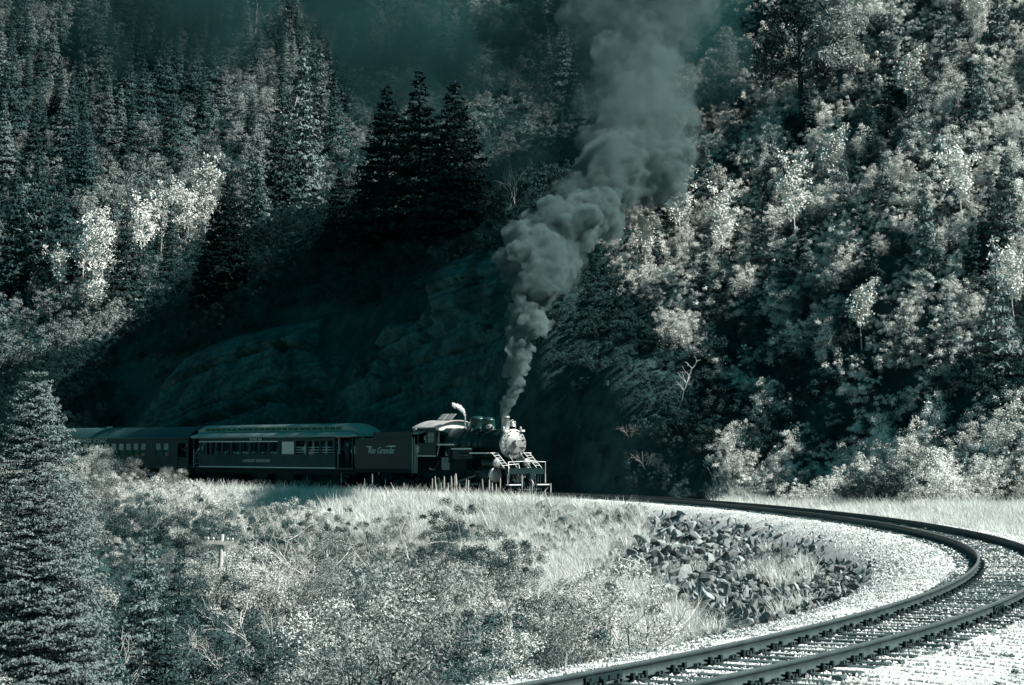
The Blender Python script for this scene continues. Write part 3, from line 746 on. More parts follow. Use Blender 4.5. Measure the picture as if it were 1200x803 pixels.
# --- shaded slope and spur behind the train: brush with the shade put into dark leaves
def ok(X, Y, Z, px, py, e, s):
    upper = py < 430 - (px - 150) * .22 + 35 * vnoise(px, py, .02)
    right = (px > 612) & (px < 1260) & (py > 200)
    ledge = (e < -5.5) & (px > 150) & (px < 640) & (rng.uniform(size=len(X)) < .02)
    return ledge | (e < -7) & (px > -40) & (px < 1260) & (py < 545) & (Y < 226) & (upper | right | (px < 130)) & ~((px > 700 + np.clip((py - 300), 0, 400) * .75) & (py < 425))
dx_, dy_, dz_, dp, de = scatter_points(rng, 40000, -70, 28, 90, 226, 1.15, ok)
dz_ = dz_ + 1.1 * smooth(16, 12, -de) * smooth(-60, -50, dx_) * (dp[:, 0] < 640)
nd = 0; rest = []
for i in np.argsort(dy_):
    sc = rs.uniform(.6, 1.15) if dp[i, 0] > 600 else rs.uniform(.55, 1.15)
    if nd < 260: plant('shade_toned_shrub', SHRUB_DARK[rs.randint(3)], dx_[i], dy_[i], sc, rs.uniform(0, 6.28), ('small ' if sc < .6 else ('large ' if sc > .85 else '')) + 'low shrub coloured dark as if shaded on the slope beside the smoke' if dp[i, 0] > 560 else ('small ' if sc < .7 else ('large ' if sc > .95 else '')) + 'shrub coloured dark as if shaded on the spur above the rock face', 'shrub', 'shrubs on the shaded slope beside the smoke' if dp[i, 0] > 560 else 'shrubs on the shaded spur', z=dz_[i]); nd += 1
    else: rest.append((dx_[i], dy_[i], dz_[i], sc))
print('dark shrubs', nd, len(rest))
if rest:
    rest = np.array(rest); nr = len(rest)
    scatter('shade_toned_brush', rest[:, :3], np.c_[np.zeros((nr, 2)), rs.uniform(0, 6.28, nr)], rest[:, 3], [proto('shrub_pattern', m_) for m_ in SHRUB_DARK], 'brush coloured dark as if shaded, covering the spur')
CREST = [conifer_meshes(310 + k, H=14, base_r=[2.5, 2.3, 2.7][k], m='needle_shade', whorls=46, per=13, sprays=26, size=.22, taper=.8, ragged=.3) for k in range(3)]
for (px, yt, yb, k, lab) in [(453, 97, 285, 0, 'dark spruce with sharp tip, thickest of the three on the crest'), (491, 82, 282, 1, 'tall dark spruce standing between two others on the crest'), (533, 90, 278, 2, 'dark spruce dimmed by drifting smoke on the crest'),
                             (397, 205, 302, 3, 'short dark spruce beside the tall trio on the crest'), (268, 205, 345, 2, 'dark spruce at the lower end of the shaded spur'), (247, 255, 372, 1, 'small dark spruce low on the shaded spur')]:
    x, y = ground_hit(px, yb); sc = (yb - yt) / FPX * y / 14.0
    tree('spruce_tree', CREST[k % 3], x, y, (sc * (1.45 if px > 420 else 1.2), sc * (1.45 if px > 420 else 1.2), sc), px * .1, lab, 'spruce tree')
# tuft with sunlight put into pale leaves, bare tree and dead sprays on the dark slope
x, y = ground_hit(530, 356); plant('sun_toned_bush', SHRUB[5], x, y, .72, 1, 'lone bush coloured pale as if sunlit on the dark slope', 'bush')
x, y = ground_hit(588, 258); plant('bare_tree', bare_mesh(411, 'bare_tree', h=5.2, stems=2, depth=4, r=.06, spread=.38), x, y, .9, .5, 'leafless pale tree on the slope left of the smoke'.replace(' left of', ' beside'), 'bare tree')
x, y = ground_hit(793, 500); plant('bare_tree', aspen_meshes(412, H=4.2, n=16, per=22, leaf=.09, w=.7, r=.05, lean=.16)[0], x, y, .85, 2.5, 'thin pale leaning stem on the dark bank below the shrubs', 'bare tree')
for (px, py, sc) in [(757, 556, .55), (738, 525, .45), (785, 565, .4)]:
    x, y = ground_hit(px, py); plant('dead_spray', BARE[2], x, y, sc, px, 'fan of dead pale twigs at the foot of the dark bank', 'dead shrub', 'dead twigs on the dark bank')

def ok(X, Y, Z, px, py, e, s): return (e < -4.6) & (e > -9) & (px > 640) & (px < 850) & (py > 500)
kx_, ky_, kz_, kp_, ke_ = scatter_points(rng, 6000, -2, 18, 100, 128, 1.0, ok)
for i in range(min(45, len(kx_))):
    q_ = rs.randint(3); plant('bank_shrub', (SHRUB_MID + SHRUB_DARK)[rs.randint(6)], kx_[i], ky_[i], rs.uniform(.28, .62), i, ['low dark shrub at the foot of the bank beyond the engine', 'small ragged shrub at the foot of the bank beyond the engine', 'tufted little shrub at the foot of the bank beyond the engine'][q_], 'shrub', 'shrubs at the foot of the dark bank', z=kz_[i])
# --- far mountainside
def ok(X, Y, Z, px, py, e, s): return (px > -60) & (px < 900) & (Y > 226) & (py > -60) & (py < 440) & (fbm(X, Y, .018, 2, 4) + .18 * rng.normal(size=len(X)) > .02)
fx, fy, fz, fp, fe = scatter_points(rng, 7000, -160, 50, 226, 470, 4.2, ok)
for i in range(len(fx)):
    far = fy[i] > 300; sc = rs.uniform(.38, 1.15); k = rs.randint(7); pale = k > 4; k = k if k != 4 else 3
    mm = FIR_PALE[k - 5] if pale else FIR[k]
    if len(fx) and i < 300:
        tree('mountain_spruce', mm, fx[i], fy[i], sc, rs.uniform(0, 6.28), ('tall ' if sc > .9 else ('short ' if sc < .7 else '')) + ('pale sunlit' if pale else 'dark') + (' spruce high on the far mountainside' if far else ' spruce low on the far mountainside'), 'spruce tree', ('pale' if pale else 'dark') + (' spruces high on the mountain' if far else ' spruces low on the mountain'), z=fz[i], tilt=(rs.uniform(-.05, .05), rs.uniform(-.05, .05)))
print('far trees', len(fx))
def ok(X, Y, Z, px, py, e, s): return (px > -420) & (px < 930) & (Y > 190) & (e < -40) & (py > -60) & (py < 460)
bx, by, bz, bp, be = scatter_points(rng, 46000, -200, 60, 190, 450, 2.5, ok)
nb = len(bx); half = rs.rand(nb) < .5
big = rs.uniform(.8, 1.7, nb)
scatter('mountain_brush', np.c_[bx, by, bz], np.c_[np.zeros((nb, 2)), rs.uniform(0, 6.28, nb)], big, [proto('shrub_pattern', m_) for m_ in (SHRUB_DARK[2], SHRUB_DARK[0], FARBUSH[2], SHRUB_DARK[1], SHRUB_DARK[0])], 'dark brush and low scrub covering the far mountainside')  # dark leaves put in to dim the far slope
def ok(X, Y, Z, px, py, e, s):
    bright = 1.2 * np.exp(-((px - 185) / 85) ** 2 - ((py - 238) / 38) ** 2) + .5 * np.exp(-((px - 30) / 60) ** 2 - ((py - 80) / 70) ** 2) + .4 * np.exp(-((px - 330) / 60) ** 2 - ((py - 150) / 90) ** 2) + .3 * np.exp(-((px - 60) / 80) ** 2 - ((py - 385) / 40) ** 2) + .7 * np.exp(-((px - 480) / 50) ** 2 - ((py - 25) / 30) ** 2)  # where sunlit patches are put in as paler thickets
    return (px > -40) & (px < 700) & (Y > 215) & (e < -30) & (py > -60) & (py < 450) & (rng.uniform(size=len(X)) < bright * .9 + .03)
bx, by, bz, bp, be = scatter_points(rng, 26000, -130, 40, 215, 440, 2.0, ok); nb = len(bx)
scatter('mountain_thicket', np.c_[bx, by, bz], np.c_[np.zeros((nb, 2)), rs.uniform(0, 6.28, nb)], rs.uniform(1.0, 2.1, nb), [proto('shrub_pattern', m_) for m_ in (FARPALE[0], FARBUSH[1], FARPALE[1], FARBUSH[0], FARBUSH[2])], 'thickets coloured paler as sunlit patches on the far mountainside')
for (px, py, sc) in [(98, 345, 1.0), (106, 350, .9), (118, 352, 1.0), (128, 322, .9), (160, 318, .8), (172, 322, .95), (204, 300, .9), (213, 296, 1.0), (225, 298, 1.0), (246, 285, 1.2), (140, 355, .7), (190, 305, .8), (238, 292, .8), (75, 360, .8), (112, 388, .7)]:
    x, y = ground_hit(px, py, 215); tree('aspen', ASPEN[int(px) % 3], x, y, sc, px, 'white-trunked aspen in the grove at the foot of the mountain', 'aspen', 'aspens at the foot of the mountain')
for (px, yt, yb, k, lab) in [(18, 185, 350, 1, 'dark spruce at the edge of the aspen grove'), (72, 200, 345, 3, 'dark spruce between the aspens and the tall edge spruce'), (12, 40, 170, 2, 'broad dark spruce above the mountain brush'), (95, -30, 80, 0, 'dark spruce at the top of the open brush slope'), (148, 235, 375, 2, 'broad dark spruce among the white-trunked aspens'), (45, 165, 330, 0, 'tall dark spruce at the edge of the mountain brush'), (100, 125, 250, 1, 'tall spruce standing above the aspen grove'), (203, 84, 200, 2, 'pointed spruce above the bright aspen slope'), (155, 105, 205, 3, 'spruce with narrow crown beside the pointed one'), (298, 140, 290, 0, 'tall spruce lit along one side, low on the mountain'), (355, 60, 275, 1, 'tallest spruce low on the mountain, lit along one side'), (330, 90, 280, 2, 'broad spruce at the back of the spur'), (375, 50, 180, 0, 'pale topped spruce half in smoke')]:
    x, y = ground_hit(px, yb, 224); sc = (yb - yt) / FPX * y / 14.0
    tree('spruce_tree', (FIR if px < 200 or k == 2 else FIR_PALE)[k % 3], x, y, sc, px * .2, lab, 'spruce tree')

for j, (px, py, sc) in enumerate([(340, 170, 1.6), (252, 300, 1.5), (420, 90, 1.8), (60, 300, 1.4), (180, 190, 1.3), (300, 60, 1.6)]):
    x, y = ground_hit(px, py, 226); plant('dead_tree', bare_mesh(420 + j, 'dead_tree', h=5.5, stems=1, depth=3, r=.12, spread=.35), x, y, sc, j, 'bare dead tree standing among the mountain spruces', 'dead tree', 'dead trees on the mountain')
# --- the ravine inside the bend
HERO = conifer_meshes(500, H=14.0, base_r=3.15, whorls=125, per=11, sprays=120, size=.082, m='needle_hero', first=.02, droop=.26, taper=.52, ragged=.16)
d = 47.0; xh = (42 - CX) / FPX * d; ztop = at(42, 430, d)[2]; zb = gz(xh, d)
tree('blue_spruce', HERO, xh, d, (ztop - zb) / 14.0, .7, 'large full spruce in the ravine, in front of the coaches', 'spruce tree')
MID = conifer_meshes(501, H=6.0, base_r=1.75, whorls=36, per=13, sprays=40, size=.09, m='needle_pale', first=.03)
for (px, yt, dd, lab) in [(172, 615, 62, 'small spruce among ravine bushes near the telegraph pole'), (105, 655, 56, 'small spruce beside the large spruce in the ravine')]:
    x = (px - CX) / FPX * dd; zt = at(px, yt, dd)[2]; zg = gz(x, dd)
    tree('ravine_spruce', MID, x, dd, (zt - zg) / 6.0, px, lab, 'spruce tree')

DARKMID = conifer_meshes(502, H=6.0, base_r=1.5, whorls=34, per=12, sprays=36, size=.09, m='needle', first=.03, ragged=.3)
for (px, yt, dd, lab) in [(196, 690, 58, 'small dark spruce low in the ravine among pale bushes'), (128, 700, 55, 'dark young spruce under the large spruce'), (212, 640, 74, 'dark young spruce near the telegraph pole bushes'), (88, 620, 66, 'dark spruce tip behind the large spruce'), (420, 668, 74, 'lone dark young spruce in the middle of the ravine')]:
    x = (px - CX) / FPX * dd; zt = at(px, yt, dd)[2]; zg = gz(x, dd)
    tree('ravine_spruce', DARKMID, x, dd, (zt - zg) / 6.0, px, lab, 'spruce tree')

def ok(X, Y, Z, px, py, e, s):
    grassy = (px > 490) & (px < 700) & (e < 15) & (Y > 60)
    return (e > 4.6) & (px > -420) & (px < 960) & (Y > 24) & (py > 540) & ~((px > 620) & (e < 14) & (Y > 50)) & ~(grassy & (rng.uniform(size=len(X)) < .75)) & ~((px > 660) & (e < 9)) & ~((px > 560) & (e < 6.2) & (Y < 40)) & ~((Y < 58) & (px < 380) & (px > -80)) & ~((px > 535) & (e < 17) & (Y > 100)) & ~((px > 225) & (e < 13) & (Y > 108) & ((e < 10.5) | (rng.uniform(size=len(X)) < .85)))
rx, ry, rz_, rp, re_ = scatter_points(rng, 40000, -100, 12, 24, 195, lambda x, y: 1.4 if y < 60 else 2.25, ok)
nb = 0; rest = []
for i in np.argsort(ry):
    sc = rs.uniform(.75, 1.5)
    if ry[i] > 130: sc *= .9
    if ry[i] < 40: sc *= .62
    near = ry[i] < 45; q_ = fbm(rx[i], ry[i], .12, 2, 31) + rs.normal() * .25 + smooth(90, 130, ry[i]) * .6 + .25 * (rp[i, 0] > 600)
    kb = int(rs.choice([2, 4])) if q_ < -.04 else (int(rs.choice([0, 3])) if q_ < .2 else int(rs.choice([1, 5])))  # dark-leaved bushes put in as pockets of shade
    if re_[i] < 14 and rp[i, 0] > 215 and ry[i] > 108: sc *= .45
    if nb < 300 and -60 < rp[i, 0] < 1240:
        z_ = 0 if near else (1 if ry[i] < 85 else 2)
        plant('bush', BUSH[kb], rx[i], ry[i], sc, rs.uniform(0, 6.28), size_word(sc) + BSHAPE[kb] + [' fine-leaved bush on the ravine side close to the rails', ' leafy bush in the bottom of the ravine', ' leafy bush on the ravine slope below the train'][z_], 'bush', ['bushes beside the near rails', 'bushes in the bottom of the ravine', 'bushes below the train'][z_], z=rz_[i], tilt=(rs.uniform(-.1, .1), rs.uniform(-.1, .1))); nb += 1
    else: rest.append((rx[i], ry[i], rz_[i], sc))
rest = np.array(rest); nr = len(rest); print('ravine bushes', nb, nr)
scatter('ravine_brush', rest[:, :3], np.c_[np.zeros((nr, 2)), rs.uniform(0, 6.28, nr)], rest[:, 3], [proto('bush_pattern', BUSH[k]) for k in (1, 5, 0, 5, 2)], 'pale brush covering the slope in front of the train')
for j, (px, py, dd, sc) in enumerate([(245, 790, 62, 1.15), (285, 775, 64, 1.25), (320, 780, 63, 1.1), (225, 760, 66, 1.0), (300, 730, 72, 1.0), (330, 640, 92, 1.2), (350, 620, 98, 1.1), (455, 640, 92, 1.15), (310, 660, 88, .9), (700, 690, 60, 1.0), (745, 715, 52, .9), (395, 650, 90, .9), (140, 770, 60, .9)]):
    x = (px - CX) / FPX * dd; zt = at(px, py - 45, dd)[2]; zg = gz(x, dd); sc2 = min(max((zt - zg) / 2.5, .7), 1.9) * .95
    plant('bare_shrub', BARE[j % 3], x, dd, sc2, j * 1.7, 'leafless pale twiggy shrub among the ravine bushes', 'bare shrub', 'leafless shrubs in the ravine')
# old line-side pole with a cross-arm
d = 84.0; x = (256 - CX) / FPX * d; zt = at(256, 626, d)[2]; zg = gz(x, d)
tp = tag(link('telegraph_pole', None, loc=(x, d, zg), rot=(0, R(2.5), R(8))), 'old wooden telegraph pole with one cross-arm among the bushes', 'telegraph pole')
b = MB(); b.tube([(0, 0, -.4), (0, 0, (zt - zg) * .6), (0, 0, zt - zg)], [.12, .105, .095], 9); b.build('post', M['pole'], tp)
ca = MB().box(-.62, .52, -.15, -.08, zt - zg - .42, zt - zg - .28).build('cross_arm', M['pole'], tp)
for q in (-.55, -.34, .24, .44): MB().lathe([(.02, 0), (.02, .05), (.045, .06), (.05, .1), (.03, .14), (0, .15)], 'z', (q, -.115, zt - zg - .28), 8).build('insulator', M['white'], ca)

for px, dd, kb, yt, lab in ((252, 81.5, 0, 641, 'grey leafy bush hiding the foot of the telegraph pole'), (285, 80, 1, 660, 'pale bush just beside the telegraph pole'), (222, 80, 4, 662, 'dark spreading bush next to the telegraph pole')):
    x = (px - CX) / FPX * dd; zg2 = gz(x, dd); plant('bush', BUSH[kb], x, dd, (at(px, yt, dd)[2] - zg2) / [1.9, 2.4, 0, 0, 2.0][kb], px, lab, 'bush')
# --- grass on the verges and along the bank
GR = [grass_mesh(600 + k, h=[.42, .55, .34][k]) for k in range(3)]
def ok(X, Y, Z, px, py, e, s):
    inner = (e > 3.0) & (e < 19) & (px > 60) & (px < 690) & (Y > 60)
    verge = (e < -3.6) & (e > -13) & (Z < 1.3) & (px > 835) & (px < 1700) & (Y > 56)
    nearbank = (e > 2.9) & (e < 6.5) & (Y < 45) & (px > 380) & (px < 760)
    rip = (e > 4) & (e < 12) & (px > 660) & (px < 1000) & (Y > 45) & (vnoise(X, Y, .6, 3) > .55)
    patch = rip | (e > 8) & (e < 24) & (px > 640) & (px < 900) & (Y > 40) & (py > 640) & (vnoise(X, Y, .3, 2) > -.05)
    far = (e > 3) & (e < 8) & (px > 640) & (px < 760) & (Y > 90)
    return inner | verge | nearbank | patch | far
def sel(n, sp):
    return scatter_points(rng, n, -60, 44, 22, 180, sp, ok)
gx, gy, gz_, gp, ge = sel(300000, .24)
ng_ = len(gx); print('grass', ng_)
gs = rs.uniform(.5, 1.2, ng_) * np.where(gy < 45, .6, np.where((gy > 108) & (ge > 5) & (ge < 12), 1.35, 1.0))
scatter('grass', np.c_[gx, gy, gz_], np.c_[np.zeros((ng_, 2)), rs.uniform(0, 6.28, ng_)], gs, [proto('grass_pattern', m_) for m_ in GR], 'dry pale grass along the track and the bank')
# tall dry flower stalks in front of the engine and along the verge
def stalk(seed):
    r_ = np.random.RandomState(seed); b = MB(); b.tube([(0, 0, -.1), (.02, 0, .5), (r_.uniform(-.04, .04), .02, 1.0)], [.014, .012, .01], 5)
    b.tube([(.0, .01, .72), (.005, .015, .85), (.0, .02, 1.22), (.0, .02, 1.3)], [.02, .04, .032, .008], 6)
    for k in range(7):
        a, z = r_.uniform(0, 6.28), r_.uniform(.0, .25); L = r_.uniform(.12, .24)
        b.add([(0, 0, z), (math.cos(a) * L * .5 - math.sin(a) * .05, math.sin(a) * L * .5 + math.cos(a) * .05, z + .1), (math.cos(a) * L, math.sin(a) * L, z + .08), (math.cos(a) * L * .5 + math.sin(a) * .05, math.sin(a) * L * .5 - math.cos(a) * .05, z + .1)], [(0, 1, 2, 3)])
    return mesh('dry_stalk', b.v, b.f, M['leaf_mid_stalk'])
M['leaf_mid_stalk'] = mat('stalk', (.34, .34, .32), .9, spec=.1, objvar=.4)
ST = [stalk(k) for k in range(3)]
for j, px in enumerate([506, 511, 518, 521, 526, 530, 533, 536, 540, 545, 548, 563, 567, 573, 578, 582, 586, 400, 428, 436, 452, 388, 360, 640, 645, 622, 612]):
    dd = np.interp(px, [360, 500, 640], [141, 123.5, 111]) + rs.uniform(-4, 2); x = (px - CX) / FPX * dd
    plant('dry_stalk', ST[j % 3], x, dd, rs.uniform(.75, 1.35), j, 'tall dry flower stalk on the bank in front of the train', 'dry stalk', 'dry stalks in front of the train', tilt=(rs.uniform(-.06, .06), rs.uniform(-.06, .06)))
for j, px in enumerate([905, 968, 1002, 1090]):
    dd = np.interp(px, [900, 1120], [102, 88]) + rs.uniform(-2, 2); x = (px - CX) / FPX * dd
    plant('dry_stalk', ST[j % 3], x, dd, rs.uniform(.45, .7), j, 'short dry flower stalk on the grass verge behind the bend', 'dry stalk', 'dry stalks on the verge')
# --- dumped rock inside the bend
def rock_mesh(seed):
    r_ = np.random.RandomState(seed); bm = bmesh.new(); sc = np.array([1, r_.uniform(.45, .9), r_.uniform(.16, .5)])
    for k in range(13):
        p = r_.normal(size=3); p = p / np.linalg.norm(p) * r_.uniform(.8, 1.05); bm.verts.new(np.clip(p, -.78, .78) * sc)
    bmesh.ops.convex_hull(bm, input=bm.verts[:]); bmesh.ops.bevel(bm, geom=bm.edges[:], offset=.035, segments=1, affect='EDGES')
    me = bpy.data.meshes.new('boulder'); bm.to_mesh(me); bm.free(); me.materials.append(M['riprap']); return me
RK = [rock_mesh(700 + k) for k in range(12)]
def ok(X, Y, Z, px, py, e, s):
    up = np.interp(px, [640, 660, 700, 900, 1060, 1120], [592, 585, 583, 595, 620, 645]); lo = np.interp(px, [640, 690, 800, 900, 1000, 1120], [632, 672, 704, 732, 722, 692])
    return (e > 2.9) & (e < 26) & (px > 632) & (px < 1100) & (py > up) & (py < lo) & (Y > 36)
kx, ky, kz, kp, ke = scatter_points(rng, 30000, -4, 16, 36, 122, lambda x, y: .31 + .14 * vnoise(x, y, .5), ok)
sel_ = rs.permutation(len(kx))[:300]; 
print('rocks', len(kx))
keep = set(sel_.tolist()); small = []
for i in range(len(kx)):
    big_ = smooth(1060, 760, kp[i, 0]); sc = rs.uniform(.12, .34) + big_ * rs.uniform(.0, 1.0) ** 3 * .45
    if i in keep:
        zone = 0 if kp[i, 0] < 820 else 1
        o = plant('boulder', RK[rs.randint(12)], kx[i], ky[i], sc, rs.uniform(0, 6.28), ['large angular rock tipped down the bank inside the bend', 'broken rock among the rubble at the tight inside of the bend'][zone], 'rock', ['large rocks on the bank', 'rocks at the tight inside of the bend'][zone], z=kz[i] + sc * .18, tilt=(rs.uniform(-.8, .8), rs.uniform(-.8, .8)))
    else: small.append((kx[i], ky[i], kz[i] + .05, sc * .8))
for (px, py, dd, sc, lab) in [(745, 768, 25.4, .30, 'pale flat rock beside the near rail below the grass'), (733, 752, 26.4, .26, 'dark-shadowed block at the edge of the near ballast'), (760, 755, 26.2, .24, 'small upright stone by the near ballast'), (800, 738, 28, .25, 'low stone in the near rubble'), (930, 695, 35.0, .55, 'broad pale boulder above the rail at the bend'), (905, 700, 34.5, .4, 'boulder beside the broad pale boulder'), (965, 690, 36, .42, 'rounded rock near the broad pale boulder'), (720, 775, 25.2, .2, 'little rock under the grass tuft near the rail'), (650, 607, 100, .9, 'pale slab standing alone in the grass below the engine'), (640, 603, 101, .6, 'pale rock next to the lone slab in the grass')]:
    x = (px - CX) / FPX * dd; plant('boulder', RK[px % 12], x, dd, sc, px, lab, 'rock', tilt=(rs.uniform(-.3, .3), rs.uniform(-.3, .3)), z=gz(x, dd) + sc * .25)
# rubble between them, and loose stones of the ballast
def ok2(X, Y, Z, px, py, e, s): return (e > 2.6) & (e < 22) & (px > 640) & (px < 1130) & (Y > 24) & (py > 580) & ((e < 14) | (px > 800)) & ((e < 9) | (Y > 33))
qx, qy, qz, qp, qe = scatter_points(rng, 40000, -4, 16, 24, 122, .22, ok2)
n1 = len(qx); allp = np.r_[np.c_[qx, qy, qz], np.array(small)[:, :3]] if small else np.c_[qx, qy, qz]
alls = np.r_[rs.uniform(.06, .2, n1), np.array(small)[:, 3]] if small else rs.uniform(.06, .2, n1)
nn = len(allp); print('rubble', nn)
scatter('rubble', allp, rs.uniform(-3, 3, (nn, 3)), alls, [proto('stone_pattern', m_) for m_ in RK], 'broken stone rubble on the bank inside the bend')
def stone_mesh(seed):
    r_ = np.random.RandomState(seed); bm = bmesh.new()
    for k in range(9):
        p = r_.normal(size=3); bm.verts.new(p / np.linalg.norm(p) * np.array([1, .8, .65]))
    bmesh.ops.convex_hull(bm, input=bm.verts[:]); me = bpy.data.meshes.new('stone'); bm.to_mesh(me); bm.free(); me.materials.append(M['stone']); return me
SN = [stone_mesh(k) for k in range(5)]
sg = rs.uniform(s_at_y(100), SLEN - 52, 200000); eg = rs.uniform(-10, 3.3, 200000)
q = np.clip((sg / STEP).astype(int), 0, len(PATH) - 1); X, Y = PATH[q, 0] + RIGHT[q, 0] * eg, PATH[q, 1] + RIGHT[q, 1] * eg
on_tie = (np.abs(eg) < 1.3) & (np.abs(((s_end - sg) / SP + .5) % 1 - .5) * SP < .13) & (rs.rand(len(X)) > .10)
keepm = ~on_tie & (rs.rand(len(X)) < np.clip(1.25 - Y / 70, .12, 1)) & (np.abs(np.abs(eg) - GA) > .09)
X, Y, eg = X[keepm], Y[keepm], eg[keepm]
Zb = np.interp(eg, [-16, -4.3, -3.4, -2.6, -1.7, -.4, .4, 1.7, 2.5, 3.3, 4.6, 5.6], [0, -.45, -.40, -.29, -.225, -.236, -.236, -.225, -.29, -.6, -1.6, -2.2])
gmask = np.abs(eg) > 3.2; Zb[gmask] = np.maximum(Zb[gmask], ground(X[gmask], Y[gmask]) + np.where(eg[gmask] < -4.2, .10, .02))
pr = project(np.c_[X, Y, Zb]); m_ = (pr[:, 0] > -20) & (pr[:, 0] < 1230) & (pr[:, 1] < 830); X, Y, Zb = X[m_], Y[m_], Zb[m_]
sg2 = rs.uniform(s_at_y(62), SLEN - 52, 60000); eg2 = rs.uniform(-1.25, 1.25, 60000)
crib = np.abs(((s_end - sg2) / SP + .5) % 1 - .5) * SP
kk = (crib > .135) & (np.abs(np.abs(eg2) - GA) > .09); sg2, eg2 = sg2[kk], eg2[kk]
q = np.clip((sg2 / STEP).astype(int), 0, len(PATH) - 2); fr_ = (sg2 / STEP - q)[:, None]; XY = (PATH[q] * (1 - fr_) + PATH[q + 1] * fr_) + RIGHT[q] * eg2[:, None]
kk = rs.rand(len(XY)) < np.clip(1.3 - XY[:, 1] / 62, .2, 1); XY = XY[kk]
X = np.r_[X, XY[:, 0]]; Y = np.r_[Y, XY[:, 1]]; Zb = np.r_[Zb, np.full(len(XY), -.226) + rs.uniform(-.008, .01, len(XY))]
ns = len(X); print('ballast stones', ns)
scatter('gravel', np.c_[X, Y, Zb + .005], rs.uniform(-3, 3, (ns, 3)), rs.uniform(.016, .040, ns) * np.where(Y > 45, 1.4, 1), [proto('stone_pattern', a) for a in SN], 'loose pale ballast stones around the rails')
# weeds at the edge of the gravel
WEED = shrub_mesh(640, 'weed', h=.42, w=.26, nclump=26, per=22, leaf=.022, m='leaf_dark', stems=5)
for j, (px, py) in enumerate([(1178, 745), (1192, 760), (1165, 772), (1185, 790), (1150, 790), (1198, 735), (1120, 800), (1196, 778), (1172, 800)]):
    dd = EYE * FPX / (py - HOR); x = (px - CX) / FPX * dd
    plant('weed', WEED, x, dd, rs.uniform(.4, .85), j, 'small dark weed growing in the gravel beside the outer rail', 'weed', 'weeds in the gravel')

# ------------------------------------------------------------------ the train
_tmp = bpy.data.scenes.new('workshop')            # a side scene to bake lettering, figures and puffs to plain meshes; removed at the end
def baked(o):
    _tmp.collection.objects.link(o)
    with bpy.context.temp_override(scene=_tmp, view_layer=_tmp.view_layers[0]):
        dg = bpy.context.evaluated_depsgraph_get(); dg.update(); me = bpy.data.meshes.new_from_object(o.evaluated_get(dg))
    bpy.data.objects.remove(o); return me
def text_mesh(name, s, size, mat_, shear=0.0, depth=.006, space=1.0, sx=1.0):
    cu = bpy.data.curves.new(name, 'FONT'); cu.body = s; cu.size = size; cu.extrude = depth; cu.align_x = 'CENTER'; cu.align_y = 'CENTER'; cu.shear = shear; cu.space_character = space
    cu.resolution_u = 3
    t = bpy.data.objects.new(name, cu); me = baked(t)
    me.name = name; me.materials.clear(); me.materials.append(mat_)
    me.transform(Matrix.Scale(sx, 4, (1, 0, 0)))
    return me
def lettering(name, s, size, parent, x, y, z, shear=0, space=1.0, sx=1.0, m='white'):
    # reads from the engine's right-hand side (local -y)
    return link(name, text_mesh(name, s, size, M[m], shear, space=space, sx=sx), parent, loc=(x, y, z), rot=(math.pi / 2, 0, 0))
def vehicle(name, s_front, length, label, cat, group=None):
    """an Empty on the rails; local x forward with 0 at the front, y left, z up from the rail top; set on two points of the curve"""
    a, b = s_front - length * .22, s_front - length * .80
    pa, pb = on_track(a)[0], on_track(b)[0]
    d = (pa - pb) / np.linalg.norm(pa - pb); o = pa + d * length * .22
    e = link(name, None, loc=(o[0], o[1], 0), rot=(0, 0, math.atan2(d[1], d[0])))
    return tag(e, label, cat, group)
def wheel(parent, x, y, r, name='wheel', spokes=0, m='sooty', w=.13):
    sg = 1 if y > 0 else -1
    if not spokes:
        b = MB().lathe([(.07, -.02), (r * .45, -.0), (r * .8, .03), (r, .0), (r, w), (r + .03, w), (r + .03, w + .03), (r * .7, w + .03)][::1], 'y', (0, 0, 0), 22)
        return b.build(name, M[m], parent, loc=(x, y, r), rot=(0, 0, 0 if sg < 0 else math.pi))
    root = MB().lathe([(r - .09, 0), (r, 0), (r, w), (r + .03, w), (r + .03, w + .03), (r - .09, w + .03), (r - .09, 0)], 'y', (0, 0, 0), 30).build(name, M[m], parent, loc=(x, y, r), rot=(0, 0, 0 if sg < 0 else math.pi))
    MB().lathe([(.0, -.05), (.14, -.05), (.16, .03), (.16, w), (0, w)], 'y', (0, 0, 0), 14).build('hub', M[m], root)
    for k in range(spokes):
        t = 6.2832 * k / spokes; MB().tube([(math.cos(t) * .12, .05, math.sin(t) * .12), (math.cos(t) * (r - .08), .05, math.sin(t) * (r - .08))], [.035, .026], 5).build('spoke', M[m], root)
    b = MB(); n = 9; pts = [(math.cos(a) * (r - .10), math.sin(a) * (r - .10)) for a in np.linspace(.6, 2.5, n)]
    b.prism([(p, q) for p, q in pts], .01, .10); b.build('counterweight', M[m], root)
    return root
